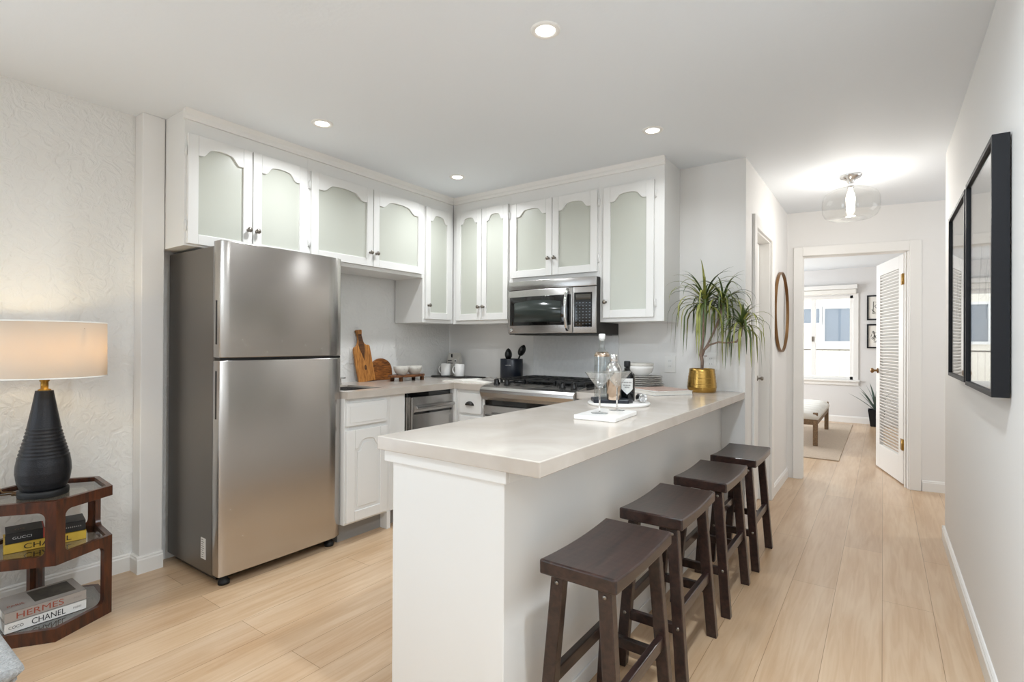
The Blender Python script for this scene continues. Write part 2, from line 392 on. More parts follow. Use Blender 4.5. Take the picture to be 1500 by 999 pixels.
# baseboards
def bb_profile(mb, x0, y0, x1, y1, nx, ny, h=.088, t=.014):
    L = math.hypot(x1-x0, y1-y0); d = Vector((x1-x0, y1-y0, 0))/L; n = Vector((nx, ny, 0))
    pr = [(0, 0), (t, 0), (t, h-.018), (t*.72, h-.012), (t*.72, h-.006), (t*.35, h), (0, h)]
    vs = []
    for e in (0, L):
        for a, z in pr: p = Vector((x0, y0, 0))+d*e+n*a; vs.append((p.x, p.y, z))
    k = len(pr)
    mb.add(vs, [tuple(range(k)), tuple(range(2*k-1, k-1, -1))]+[(i, (i+1) % k, (i+1) % k+k, i+k) for i in range(k)]); return mb
struct('baseboard_left', bb_profile(bb_profile(bb_profile(MB(), XL, YR, XL, 1.09, 1, 0), XL, 1.09, -3.125, 1.09, 0, -1), -3.125, 1.076, -3.125, 1.195, 1, 0), M['trim'])
struct('baseboard_right', bb_profile(bb_profile(MB(), XR, YR, XR, 4.18, -1, 0), XR-.014, 4.18, XR+.12, 4.18, 0, 1), M['trim'])
ax = HT @ Vector((.06, 0, 0))
struct('baseboard_hall', bb_profile(MB(), XH, 4.535, XH, 5.32, 1, 0), M['trim'])
p0 = HT @ Vector((.985, 0, 0)); p1 = HT @ Vector((2.5, 0, 0)); nn = Matrix.Rotation(HA, 3, 'Z') @ Vector((0, -1, 0))
struct('baseboard_hall_end', bb_profile(MB(), p0.x, p0.y, p1.x, p1.y, nn.x, nn.y), M['trim'])
struct('baseboard_bedroom', bb_profile(bb_profile(MB(), -3.28, YF, 1.25, YF, 0, -1, .1), 1.25, 5.85, 1.25, YF, -1, 0, .1), M['trim'])

# hall-side door casing (left door) and slab
cs = MB()
cs.box(XH, 3.755, 0, XH+.018, 3.83, 2.07).box(XH, 4.43, 0, XH+.018, 4.53, 2.07).box(XH, 3.83, 1.99, XH+.018, 4.43, 2.07)
cs.box(XH-.12, 3.83, 0, XH, 3.842, 1.99).box(XH-.12, 4.418, 0, XH, 4.43, 1.99).box(XH-.12, 3.842, 1.978, XH, 4.418, 1.99)
struct('trim_1', cs, M['trim'], bevel=.003)
d1 = MB().box(XH-.11, 3.845, .008, XH-.075, 4.415, 1.975)
for z0, z1 in ((.2, .85), (1.05, 1.8)):
    d1.box(XH-.076, 3.94, z0, XH-.070, 4.32, z0+.02).box(XH-.076, 3.94, z1, XH-.070, 4.32, z1+.02).box(XH-.076, 3.94, z0, XH-.070, 3.96, z1).box(XH-.076, 4.30, z0, XH-.070, 4.32, z1)
dr = struct('door_1', d1, M['trim'], bevel=.002)
build('door_knob', MB().lathe([(0.001, 0), (.02, 0), (.02, .005), (.008, .008), (.008, .022), (.015, .028), (.016, .038), (.011, .044), (.001, .045)], n=20,
      T=Matrix.Translation((XH-.075, 4.35, .94)) @ Matrix.Rotation(PI/2, 4, 'Y')), M['nickel'], dr)
build('strike_latch', MB().box(XH-.075, 4.27, .565, XH-.068, 4.285, .60), M['nickel'], dr)
# casing and jamb of the bedroom doorway
cs = MB()
for v0, v1 in ((-.018, 0), (.12, .138)):
    cs.box(.046, v0, 0, .118, v1, 2.072).box(.897, v0, 0, .978, v1, 2.072).box(.118, v0, 1.99, .897, v1, 2.072)
cs.box(.11, 0, 0, .124, .12, 2.0).box(.891, 0, 0, .905, .12, 2.0).box(.124, 0, 1.988, .891, .12, 2.0)
cs.box(.124, .045, 0, .134, .08, 1.988).box(.881, .045, 0, .891, .08, 1.988)
struct('trim_2', cs.xf(HT), M['trim'], bevel=.003)
# louvered bedroom door leaf, hinged right, opening away
LA = math.radians(90+4.5)
LT = HT @ Matrix.Translation((.884, .125, 0)) @ Matrix.Rotation(LA, 4, 'Z') @ Matrix.Translation((0, -.035, 0))   # leaf runs along local +x, thickness local y
LW = .76
lf = MB().box(0, 0, .012, .115, .035, 1.985).box(LW-.115, 0, .012, LW, .035, 1.985).box(.115, 0, .012, LW-.115, .035, .24).box(.115, 0, 1.87, LW-.115, .035, 1.985)
ld = struct('door_2', lf.xf(LT), M['trim'], bevel=.003)
lv = MB(); nz = 56
for i in range(nz):
    z = .25+i*(1.61/nz)
    lv.add([(.115, .002, z), (.115, .033, z+.026), (.115, .033, z+.032), (.115, .002, z+.006), (LW-.115, .002, z), (LW-.115, .033, z+.026), (LW-.115, .033, z+.032), (LW-.115, .002, z+.006)],
           [(0, 1, 2, 3), (7, 6, 5, 4), (0, 4, 5, 1), (1, 5, 6, 2), (2, 6, 7, 3), (3, 7, 4, 0)])
build('louver_panel', lv.xf(LT), M['trim'], ld)
kn = MB()
for sgn, y0 in ((1, .035), (-1, 0)):
    kn.lathe([(.001, 0), (.025, 0), (.025, .006), (.01, .01), (.01, .03), (.022, .04), (.026, .052), (.016, .062), (.001, .063)], n=16,
             T=LT @ Matrix.Translation((LW-.06, y0, .95)) @ Matrix.Rotation(-PI/2*sgn, 4, 'X'))
build('door_knob', kn, M['bronze'], ld)
for z in (.3, 1.72):
    h = MB().box(.0, .036, z, .05, .039, z+.095, T=LT).cyl(LT @ Vector((-.004, .04, z)), LT @ Vector((-.004, .04, z+.095)), .007, n=10)
    h.box(-.012, .0, z, -.002, .04, z+.095, T=LT)
    build('door_hinge', h, M['brass'], ld)

# bedroom window: frame, mullion, panes, sill, and the raised blind
wf = MB().box(WX0, YF+.02, WZ0, WX1, YF+.1, WZ0+.05).box(WX0, YF+.02, WZ1-.045, WX1, YF+.1, WZ1).box(WX1-.045, YF+.02, WZ0, WX1, YF+.1, WZ1).box(WX0, YF+.02, WZ0, WX0+.045, YF+.1, WZ1)
wf.box(-.945, YF+.03, WZ0, -.88, YF+.09, WZ1)
wn = struct('window_1', wf, M['trim'], bevel=.003)
build('window_pane', MB().box(WX0+.045, YF+.055, WZ0+.05, WX1-.045, YF+.06, WZ1-.045), M['glass'], wn)
ws = MB().box(WX0-.08, YF-.02, WZ0-.085, WX1+.075, YF, WZ0-.03).box(WX0-.1, YF-.05, WZ0-.03, WX1+.085, YF+.02, WZ0).box(WX1, YF-.015, WZ0, WX1+.07, YF, WZ1+.03)
build('window_sill', ws, M['trim'], wn, bevel=.004)
build('window_latch', MB().box(-.935, YF+.015, 1.25, -.905, YF+.03, 1.33), M['nickel'], wn)
bt = thing('roller_blind', 'white roller blind rolled up above the bedroom window', 'blind', ((WX0+WX1)/2, YF-.04, 1.985))
build('valance', MB().box(WX0-.06, YF-.085, 2.06, WX1+.055, YF, 2.125), M['trim'], bt, bevel=.004)
build('rolled_fabric', MB().box(WX0-.05, YF-.07, 1.985, WX1+.045, YF-.005, 2.058), M['linen'], bt, bevel=.012)

# crown and fascia over the kitchen cabinets
def crown_l(): return MB().prism([(-2.905, 2.335), (-2.892, 2.335), (-2.886, 2.35), (-2.886, 2.362), (-2.872, 2.385), (-2.905, 2.385)], 'y', 1.19, 3.23)
struct('trim_3', crown_l(), M['trim'])
struct('trim_4', MB().prism([(3.243, 2.335), (3.230, 2.335), (3.224, 2.35), (3.224, 2.362), (3.21, 2.385), (3.243, 2.385)], 'x', -2.89, -1.12), M['trim'])

# ------------------------------------------------------------------ wall cabinets
TL = Matrix(((0, 1, 0, -2.905), (1, 0, 0, 0), (0, 0, 1, 0), (0, 0, 0, 1)))     # (u, d, z) -> left run
TB = Matrix(((1, 0, 0, 0), (0, -1, 0, 3.243), (0, 0, 1, 0), (0, 0, 0, 1)))     # (u, d, z) -> back run
def arch(u0, u1, zs, zp, n=28):
    P = []
    for i in range(n+1):
        t = i/n; s_ = min(max((t-.10)/.80, 0), 1); h = 0
        if 0 < s_ < 1:
            e = min(s_, 1-s_)/.22; e = min(e, 1); h = .62*(e*e*(3-2*e))+.38*math.sin(PI*s_)
        P.append((u0+(u1-u0)*t, zs+(zp-zs)*h))
    return P
def knob(T, u, z, parent, d=.02):
    build('knob', MB().lathe([(.001, 0), (.009, 0), (.008, .004), (.005, .007), (.005, .013), (.012, .018), (.0145, .024), (.011, .030), (.001, .032)], n=18,
          T=T @ Matrix.Translation((u, d, z)) @ Matrix.Rotation(-PI/2, 4, 'X')), M['nickel'], parent)
def glass_door(T, par, u0, u1, z0, z1, ku=None, kz=None, stile=.05, hinge=None):
    zs = z1-.105; zp = z1-.055
    mb = MB().box(u0, 0, z0, u0+stile, .02, z1, T=T).box(u1-stile, 0, z0, u1, .02, z1, T=T).box(u0+stile, 0, z0, u1-stile, .02, z0+.052, T=T)
    top = [(u1-stile, z1), (u0+stile, z1)]+arch(u0+stile, u1-stile, zs, zp)
    mb.prism(top, 'y', 0, .02, T=T)
    d = build('door', mb, M['cab'], par, bevel=.002)
    a = arch(u0+stile, u1-stile, zs, zp)
    pane = [(u0+stile-.004, z0+.048), (u1-stile+.004, z0+.048)]+[(u, z+.003) for u, z in reversed(a)]
    build('glass_pane', MB().prism(pane, 'y', .004, .009, T=T), M['frost'], d)
    if ku is not None: knob(T, ku, kz, d)
    if hinge is not None:
        for z in (z0+.09, z1-.09):
            build('hinge', MB().box(hinge-.009, 0, z-.022, hinge+.009, .006, z+.022, T=T).cyl(T @ Vector((hinge, .008, z-.026)), T @ Vector((hinge, .008, z+.026)), .005, n=8), M['cab'], d)
    return d
def wall_cabinet(T, label, u0, u1, z0, doors, loc, ztop=CZ):
    t = thing('wall_cabinet', label, 'cabinet', loc, None)
    build('cabinet_body', MB().box(u0, -.305, z0, u1, 0, ztop, T=T), M['cab'], t, bevel=.0015)
    for dd in doors: glass_door(T, t, *dd[0:4], **dd[4])
    return t
wall_cabinet(TL, 'white wall cabinet with two frosted arched doors above the fridge', 1.198, 1.897, 1.69,
             [(1.208, 1.540, 1.70, 2.265, dict(ku=1.517, kz=1.82, hinge=1.203)), (1.546, 1.882, 1.70, 2.265, dict(ku=1.565, kz=1.82))], (-3.06, 1.55, 1.69))
wall_cabinet(TL, 'white wall cabinet with two frosted arched doors between fridge and corner, over the sink', 1.897, 2.889, 1.70,
             [(1.914, 2.392, 1.725, 2.262, dict(ku=2.366, kz=1.818, hinge=1.908)), (2.398, 2.874, 1.725, 2.262, dict(ku=2.42, kz=1.818))], (-3.06, 2.39, 1.70))
wall_cabinet(TL, 'tall narrow white wall cabinet with one frosted door, in the left of the corner', 2.889, 3.24, 1.355,
             [(2.91, 3.2, 1.384, 2.258, dict(ku=2.935, kz=1.49))], (-3.06, 3.06, 1.355))
wall_cabinet(TB, 'white wall cabinet with two narrow frosted doors left of the microwave', -2.903, -2.318, 1.352,
             [(-2.855, -2.593, 1.38, 2.262, dict(ku=-2.612, kz=1.484, stile=.045)), (-2.588, -2.335, 1.38, 2.262, dict(ku=-2.565, kz=1.484, stile=.045, hinge=-2.33))], (-2.61, 3.39, 1.352))
wall_cabinet(TB, 'short white wall cabinet with two frosted doors right above the microwave', -2.318, -1.575, 1.656,
             [(-2.305, -1.945, 1.69, 2.25, dict(ku=-1.968, kz=1.812)), (-1.94, -1.588, 1.69, 2.25, dict(ku=-1.917, kz=1.812, hinge=-1.582))], (-1.95, 3.39, 1.656))
wall_cabinet(TB, 'white wall cabinet with one wide frosted door right of the microwave', -1.575, -1.127, 1.345,
             [(-1.54, -1.19, 1.372, 2.25, dict(ku=-1.52, kz=1.478, hinge=-1.184))], (-1.35, 3.39, 1.345))
# backsplash panel behind the range
tag(build('backsplash', MB().box(-2.303, YB-.012, .91, -1.565, YB, 1.258), M['tile'], bevel=.002), 'pale grey stone splash panel behind the gas range', 'backsplash')

# ------------------------------------------------------------------ refrigerator
FY0, FY1 = 1.24, 1.943
fr = thing('refrigerator', 'tall stainless top-freezer fridge with dark graphite side', 'refrigerator', (-2.9, 1.59, 0))
build('body', MB().box(-3.19, FY0+.004, .045, -2.685, FY1-.004, 1.672), M['fside'], fr, bevel=.006)
def fdoor(z0, z1, name):
    P = [(-2.68, FY0), (-2.68, FY1)]
    n = 14
    for i in range(n+1):
        t = i/n; y = FY1-(FY1-FY0)*t; e = min(t, 1-t)*(FY1-FY0)
        x = -2.610+.006*math.sin(PI*t)
        if e < .022: x -= .020*(1-math.sqrt(max(0, 1-((.022-e)/.022)**2)))*(1 if t < .5 else .15)
        P.append((x, y))
    return build(name, MB().prism(P, 'z', z0, z1, smooth=True), M['steel'], fr, bevel=.004, angle=50)
lo = fdoor(.055, 1.106, 'fridge_door'); hi = fdoor(1.120, 1.693, 'freezer_door')
build('side_grip', MB().box(-2.653, FY0-.0015, 1.185, -2.642, FY0+.002, 1.40), M['black'], hi)
build('side_grip', MB().box(-2.653, FY0-.0015, .82, -2.642, FY0+.002, 1.055), M['black'], lo)
build('door_gasket', MB().box(-2.684, FY0+.012, .07, -2.679, FY1-.012, 1.68), M['black'], fr)
build('hinge_strip', MB().box(-2.675, FY0+.006, 1.107, -2.62, FY1-.01, 1.119), M['black'], fr)
build('kick_grille', MB().box(-3.15, FY0+.03, .015, -2.70, FY1-.02, .05), M['black'], fr)
for y in (FY0+.05, FY1-.05):
    build('foot', MB().lathe([(.02, 0), (.027, .002), (.027, .018), (.018, .024), (.018, .05)], (-2.66, y, 0), 16), M['matte'], fr)
st = build('label_sticker', MB().box(-2.796, FY0+.002, .112, -2.748, FY0+.0045, .215), M['bkwhite'], fr)
lines = MB()
for i in range(9): lines.box(-2.79, FY0+.0015, .12+i*.0105, -2.79+.02+.016*random.random(), FY0+.0025, .1235+i*.0105)
build('printed_lines', lines, M['greytext'], st)
build('top_cap', MB().box(-2.76, FY1-.07, 1.672, -2.69, FY1-.02, 1.686), M['dkmetal'], fr)

# ------------------------------------------------------------------ base run, left wall
ZC = .905; TK = .043
def raised_door(T, par, u0, u1, z0, z1, name='door'):
    d = build(name, MB().box(u0, 0, z0, u1, .012, z1, T=T), M['cab'], par, bevel=.003)
    st = .06
    fr_ = MB().box(u0, .012, z0, u0+st, .02, z1, T=T).box(u1-st, .012, z0, u1, .02, z1, T=T).box(u0+st, .012, z0, u1-st, .02, z0+st, T=T)
    fr_.prism([(u1-st, z1), (u0+st, z1)]+arch(u0+st, u1-st, z1-.115, z1-.06), 'y', .012, .02, T=T)
    build('door_frame', fr_, M['cab'], d, bevel=.003)
    a = arch(u0+st+.02, u1-st-.02, z1-.135, z1-.08)
    build('raised_panel', MB().prism([(u0+st+.02, z0+st+.02), (u1-st-.02, z0+st+.02)]+list(reversed(a)), 'y', .012, .018, T=T), M['cab'], d, bevel=.004)
    return d
TS = Matrix(((0, 1, 0, -2.60), (1, 0, 0, 0), (0, 0, 1, 0), (0, 0, 0, 1)))
sb = thing('base_cabinet', 'white sink base cabinet with arched panel door beside the fridge', 'cabinet', (-2.9, 2.2, 0))
build('cabinet_body', MB().box(-3.2, 1.95, .11, -2.60, 1.99, ZC-TK).box(-3.2, 2.30, .11, -2.60, 2.43, ZC-TK).box(-2.625, 1.99, .11, -2.60, 2.30, ZC-TK).box(-3.2, 1.99, .11, -2.625, 2.30, .13), M['cab'], sb, bevel=.002)
build('toe_kick', MB().box(-3.2, 1.95, 0, -2.66, 2.43, .11), M['kick'], sb)
build('end_stile', MB().box(-2.66, 2.278, 0, -2.597, 2.306, .11), M['cab'], sb)
d = build('drawer_front', MB().box(1.955, 0, .697, 2.265, .019, .835, T=TS), M['cab'], sb, bevel=.004)
build('drawer_panel', MB().box(1.975, .019, .716, 2.245, .022, .816, T=TS), M['cab'], d, bevel=.003)
raised_door(TS, sb, 1.955, 2.268, .125, .672)
# dishwasher
dw = thing('dishwasher', 'slim stainless dishwasher under the sink counter', 'dishwasher', (-2.9, 2.66, 0))
build('tub_body', MB().box(-3.18, 2.44, .02, -2.61, 2.885, ZC-TK-.004), M['dkmetal'], dw)
build('side_trim', MB().box(-2.61, 2.437, .1, -2.59, 2.472, ZC-TK-.03), M['steel'], dw, bevel=.002)
dd = build('door', MB().box(-2.61, 2.474, .11, -2.578, 2.885, .83), M['steelx'], dw, bevel=.004)
build('vent_strip', MB().box(-2.61, 2.437, .832, -2.582, 2.85, ZC-TK-.003), M['blackgl'], dw)
hb = MB().prism([(-2.578, .72), (-2.578, .775), (-2.548, .77), (-2.54, .755), (-2.55, .748), (-2.565, .745)], 'y', 2.49, 2.868)
build('handle', hb, M['steelx'], dd, bevel=.002)
build('grip_recess', MB().box(-2.579, 2.492, .712, -2.574, 2.866, .748), M['blackgl'], dd)
# corner drawer cabinet left of the range (faces the room)
TD = Matrix(((1, 0, 0, 0), (0, -1, 0, 2.915), (0, 0, 1, 0), (0, 0, 0, 1)))
cc = thing('base_cabinet', 'white corner base cabinet with drawer and cup pull left of the range', 'cabinet', (-2.6, 3.2, 0))
build('cabinet_body', MB().box(-3.2, 2.915, .1, -2.306, YB-.01, ZC-TK).box(-3.2, 2.89, .1, -2.56, 2.915, ZC-TK), M['cab'], cc, bevel=.002)
build('toe_kick', MB().box(-3.15, 2.97, 0, -2.31, YB-.02, .1), M['cab'], cc)
d = build('drawer', MB().box(-2.53, 0, .69, -2.325, .018, .835, T=TD), M['cab'], cc, bevel=.004)
cup = MB(); n = 10
for i in range(n+1):
    a = PI*i/n
    for r, dz in ((.030, 0), (.030, .0)):
        pass
cv = []; cf = []
for j in range(7):
    b_ = PI/2*j/6
    for i in range(n+1):
        a = PI*i/n; cv.append((-2.428+.038*math.cos(a)*math.cos(b_*.0)*(1 if j == 0 else math.cos(b_)*.55+.45), 2.897-.024*math.sin(b_), .752+.026*math.sin(a)*(math.cos(b_)*.85+.15)))
for j in range(6):
    for i in range(n): cf.append((j*(n+1)+i, j*(n+1)+i+1, (j+1)*(n+1)+i+1, (j+1)*(n+1)+i))
cup.add(cv, cf, True); cup.box(-2.468, 2.893, .748, -2.388, 2.897, .752)
co = build('cup_pull', cup, M['dkmetal'], d)
co.modifiers.new('solid', 'SOLIDIFY').thickness = .002
build('door', MB().box(-2.53, 0, .12, -2.325, .018, .672, T=TD), M['cab'], cc, bevel=.004)
# left L-shaped worktop with the sink cut out
SX0, SX1, SY0, SY1 = -3.02, -2.66, 1.996, 2.29
wt = MB()
wt.box(XL, 1.95, ZC-TK, -2.572, SY0, ZC).box(XL, SY1, ZC-TK, -2.572, 2.89, ZC).box(XL, SY0, ZC-TK, SX0, SY1, ZC).box(SX1, SY0, ZC-TK, -2.572, SY1, ZC)
wt.box(XL, 2.89, ZC-TK, -2.303, YB, ZC)
tag(build('countertop', wt, M['quartz']), 'white quartz L-shaped worktop with the sink, running into the kitchen corner', 'countertop')
sk = thing('kitchen_sink', 'stainless sink basin let into the worktop beside the fridge', 'sink', ((SX0+SX1)/2, 2.14, .72))
t_ = .002; z0 = .74; SX0 += .002; SX1 -= .002; SY0 += .002; SY1 -= .002
build('basin', MB().box(SX0, SY0, z0, SX1, SY1, z0+t_).box(SX0, SY0, z0, SX0+t_, SY1, ZC-.012).box(SX1-t_, SY0, z0, SX1, SY1, ZC-.012).box(SX0, SY0, z0, SX1, SY0+t_, ZC-.012).box(SX0, SY1-t_, z0, SX1, SY1, ZC-.012), M['steelx'], sk)
build('drain', MB().lathe([(.001, 0), (.04, 0), (.042, .003), (.03, .004), (.001, .002)], ((SX0+SX1)/2, 2.14, z0+t_), 20), M['chrome'], sk)
fa = thing('faucet', 'chrome sink faucet half hidden behind the fridge', 'faucet', (-3.1, 2.13, ZC))
build('spout', MB().lathe([(.026, 0), (.026, .01), (.018, .014), (.018, .06)], (-3.1, 2.1, ZC), 18).tube([(-3.1, 2.1, ZC+.05), (-3.1, 2.1, ZC+.2), (-3.08, 2.1, ZC+.25), (-3.03, 2.1, ZC+.27), (-2.97, 2.1, ZC+.25), (-2.955, 2.1, ZC+.2)], .011, 12), M['chrome'], fa)
build('lever', MB().lathe([(.02, 0), (.02, .008), (.014, .012), (.014, .045)], (-3.1, 2.28, ZC), 16).box(-3.112, 2.272, ZC+.04, -3.04, 2.29, ZC+.052), M['chrome'], fa, bevel=.002)

# ------------------------------------------------------------------ range
rg = thing('gas_range', 'stainless gas range with black grates and front knobs', 'stove', (-1.93, 3.2, 0))
RX0, RX1 = -2.298, -1.562
build('body', MB().box(RX0+.004, 2.92, .06, RX1-.004, YB-.02, .895).box(RX0+.02, 2.97, 0, RX1-.02, YB-.03, .06), M['dkmetal'], rg)
build('cooktop', MB().box(RX0, 3.02, .895, RX1, YB-.013, .912), M['blackgl'], rg, bevel=.003)
pp = [(3.03, .918), (2.90, .902), (2.868, .892), (2.852, .875), (2.85, .855), (2.862, .826), (2.885, .80), (3.03, .80)]
cp = build('control_panel', MB().prism(pp, 'x', RX0-.004, RX1+.004), M['steelx'], rg, bevel=.004)
pn = math.atan2(.016, .13)
for kx in (-2.235, -2.145, -1.70, -1.615):
    T = Matrix.Translation((kx, 2.963, .9095)) @ Matrix.Rotation(pn, 4, 'X')
    build('control_knob', MB().lathe([(.023, 0), (.023, .006), (.019, .010), (.017, .030), (.013, .033), (.001, .033)], n=20, T=T).box(-.005, -.018, .02, .005, .018, .037, T=T), M['black'], cp)
T = Matrix.Translation((-1.93, 2.962, .9095)) @ Matrix.Rotation(pn, 4, 'X')
dp = build('display', MB().box(-.14, -.028, 0, .14, .028, .0015, T=T), M['display'], cp)
for sx in (-1, 1):
    bts = MB()
    for i in range(4): bts.box(sx*.115-.018, -.022+i*.011, .0015, sx*.115+.018, -.016+i*.011, .0025, T=T)
    build('touch_buttons', bts, M['black'], dp)
od = build('oven_door', MB().box(RX0+.006, 2.882, .2, RX1-.006, 2.925, .765), M['steelx'], rg, bevel=.005)
build('oven_window', MB().box(RX0+.10, 2.879, .3, RX1-.10, 2.884, .62), M['mwglass'], od, bevel=.003)
build('oven_handle', MB().cyl((RX0+.06, 2.845, .70), (RX1-.06, 2.845, .70), .012, n=14).cyl((RX0+.09, 2.845, .70), (RX0+.09, 2.885, .70), .008).cyl((RX1-.09, 2.845, .70), (RX1-.09, 2.885, .70), .008), M['chrome'], od)
build('vent_gap', MB().box(RX0+.01, 2.905, .765, RX1-.01, 2.925, .80), M['blackgl'], rg)
build('storage_drawer', MB().box(RX0+.006, 2.885, .07, RX1-.006, 2.925, .19), M['steelx'], rg, bevel=.004)
for gx0, gx1 in ((RX0+.02, -2.06), (-2.05, -1.81), (-1.80, RX1-.02)):
    g = MB(); zt = .944
    for y in (3.06, 3.51): g.box(gx0, y-.007, zt-.014, gx1, y+.007, zt)
    for x in (gx0+.007, gx1-.007): g.box(x-.007, 3.06, zt-.014, x+.007, 3.51, zt)
    xm = (gx0+gx1)/2; g.box(xm-.006, 3.06, zt-.012, xm+.006, 3.51, zt+.002)
    for y in (3.17, 3.29, 3.40): g.box(gx0, y-.006, zt-.012, gx1, y+.006, zt+.002)
    for x in (gx0+.01, gx1-.01):
        for y in (3.065, 3.505): g.box(x-.008, y-.008, .912, x+.008, y+.008, zt-.01)
    build('grate', g, M['iron'], rg, bevel=.002)
for bx, by, br_ in ((-2.165, 3.17, .045), (-2.165, 3.40, .035), (-1.93, 3.29, .05), (-1.695, 3.17, .04), (-1.695, 3.40, .032)):
    build('burner', MB().lathe([(br_+.012, 0), (br_+.010, .008), (br_, .010), (br_, .016), (br_*.9, .02), (.001, .02)], (bx, by, .912), 24), M['iron'], rg)

# ------------------------------------------------------------------ over-the-range microwave
mw = thing('microwave', 'stainless over-the-range microwave with curved handle under the short cabinet', 'microwave', (-1.93, 3.35, 1.258))
MX0, MX1, MZ0, MZ1 = -2.296, -1.567, 1.262, 1.652
build('case', MB().box(MX0+.004, 3.19, MZ0, MX1-.001, YB-.004, MZ1), M['dkmetal'], mw, bevel=.004)
def bow(x):   # front bulges gently towards the room
    t = (x-MX0)/(MX1-MX0); return 3.178-.034*math.sin(PI*min(max(t, 0), 1))
def bowslab(x0, x1, z0, z1, off=0., back=3.19, n=16):
    P = [(x1, back), (x0, back)]+[(x0+(x1-x0)*i/n, bow(x0+(x1-x0)*i/n)-off) for i in range(n+1)]
    return MB().prism(P, 'z', z0, z1, smooth=True)
XD = -1.735
md = build('door', bowslab(MX0, XD-.001, MZ0+.008, MZ1-.066), M['steelx'], mw, bevel=.003, angle=50)
build('top_vent', bowslab(MX0, MX1, MZ1-.063, MZ1), M['steelx'], mw, bevel=.003, angle=50)
cpn = build('control_panel', bowslab(XD+.001, MX1, MZ0+.008, MZ1-.066), M['steelx'], mw, bevel=.003, angle=50)
build('door_glass', bowslab(MX0+.022, XD-.012, MZ0+.065, MZ1-.115, .003), M['blackgl'], md, bevel=.002, angle=50)
wx0, wx1 = MX0+.068, XD-.085
n = 16
zt = lambda x: MZ1-.152+.016*math.sin(PI*(x-wx0)/(wx1-wx0))-.008
vs = []; fs = []
for i in range(n+1):
    x = wx0+(wx1-wx0)*i/n
    vs += [(x, bow(x)-.0042, MZ0+.09), (x, bow(x)-.0042, zt(x)), (x, bow(x)-.0028, MZ0+.09), (x, bow(x)-.0028, zt(x))]
for i in range(n): a = i*4; fs += [(a, a+4, a+5, a+1), (a+1, a+5, a+7, a+3), (a, a+2, a+6, a+4), (a+2, a+3, a+7, a+6)]
build('viewing_window', MB().add(vs, fs, True), M['mwglass'], md)
hx = XD-.035
build('handle', MB().tube([(hx, bow(hx)-.002, MZ0+.03), (hx, bow(hx)-.022, MZ0+.05), (hx, bow(hx)-.036, MZ0+.11), (hx, bow(hx)-.042, MZ0+.17), (hx, bow(hx)-.036, MZ0+.235), (hx, bow(hx)-.022, MZ0+.29), (hx, bow(hx)-.002, MZ0+.31)], .012, 12), M['chrome'], md)
build('emblem', MB().lathe([(.012, 0), (.012, .003), (.001, .003)], n=20, T=Matrix.Translation((MX0+.035, bow(MX0+.035), MZ0+.033)) @ Matrix.Rotation(PI/2, 4, 'X')), M['chrome'], md)
kp = build('keypad', bowslab(XD+.012, MX1-.028, MZ0+.05, MZ1-.105, .002), M['blackgl'], cpn, bevel=.002, angle=50)
build('display', bowslab(XD+.025, MX1-.038, MZ1-.155, MZ1-.118, .003), M['display'], kp)
kb = MB()
for r in range(9):
    for c in range(5):
        x = XD+.026+c*.0235; z = MZ1-.178-r*.0205
        y = bow(x)-.0035; w_ = .014 if r not in (0, 2) else .017
        kb.box(x, y, z, x+w_*.6, y+.002, z+.0038)
build('key_legends', kb, M['button'], kp)
build('underside', MB().box(MX0+.03, 3.23, MZ0-.003, MX1-.03, 3.5, MZ0), M['black'], mw)

# ------------------------------------------------------------------ peninsula and right-hand base
ZP = .897
pb = thing('peninsula_cabinet', 'white painted peninsula base with plain end panel, carrying the bar top', 'cabinet', (-1.08, 2.35, 0))
build('body', MB().box(-1.305, 1.17, 0, -.854, YB-.002, ZP-TK), M['cab'], pb, bevel=.002)
build('apron_strip', MB().box(-1.33, 1.154, ZP-TK-.042, -.838, 1.17, ZP-TK).box(-.854, 1.17, ZP-TK-.042, -.838, YB-.002, ZP-TK), M['cab'], pb, bevel=.003)
build('base_strip', MB().box(-.854, 1.172, 0, -.846, YB-.002, .06), M['cab'], pb, bevel=.003)
rb = thing('base_cabinet', 'narrow white base cabinet between the range and the peninsula', 'cabinet', (-1.43, 3.2, 0))
build('cabinet_body', MB().box(RX1+.008, 2.915, .1, -1.307, YB-.004, ZP-TK), M['cab'], rb, bevel=.002)
build('toe_kick', MB().box(RX1+.01, 2.97, 0, -1.31, YB-.01, .1), M['cab'], rb)
build('door', MB().box(RX1+.02, 2.897, .12, -1.33, 2.915, .835), M['cab'], rb, bevel=.004)
pt = MB().prism([(-1.335, 1.128), (-.712, 1.128), (-.712, YB), (RX1+.006, YB), (RX1+.006, 2.885), (-1.335, 2.885)], 'z', ZP-TK, ZP)
tag(build('countertop', pt, M['quartz'], bevel=.003), 'white quartz bar top of the peninsula, with overhang above the stools', 'countertop')

# ------------------------------------------------------------------ bar stools
GS = 'saddle stools along the peninsula'
st = thing('bar_stool', 'dark espresso saddle stool nearest the camera, first along the peninsula', 'stool', (-.675, 1.472, 0), GS)
sx, sy = .675*-1, 1.472
SH, SW, SL = .59, .235, .435
mb = MB(); n = 14; vs = []; fs = []
for i in range(n+1):
    v = -1+2*i/n; zt_ = SH-.010*(1-v*v); zb = SH-.042-.005*(1-v*v)
    for dx in (-SW/2, SW/2): vs += [(sx+dx, sy+v*SL/2, zt_), (sx+dx, sy+v*SL/2, zb)]
for i in range(n):
    a = i*4; fs += [(a, a+2, a+6, a+4), (a+1, a+5, a+7, a+3), (a, a+4, a+5, a+1), (a+2, a+3, a+7, a+6)]
fs += [(0, 1, 3, 2), (n*4, n*4+2, n*4+3, n*4+1)]
build('seat', mb.add(vs, fs), M['stool'], st, bevel=.006, seg=3, angle=50)
tops = {}
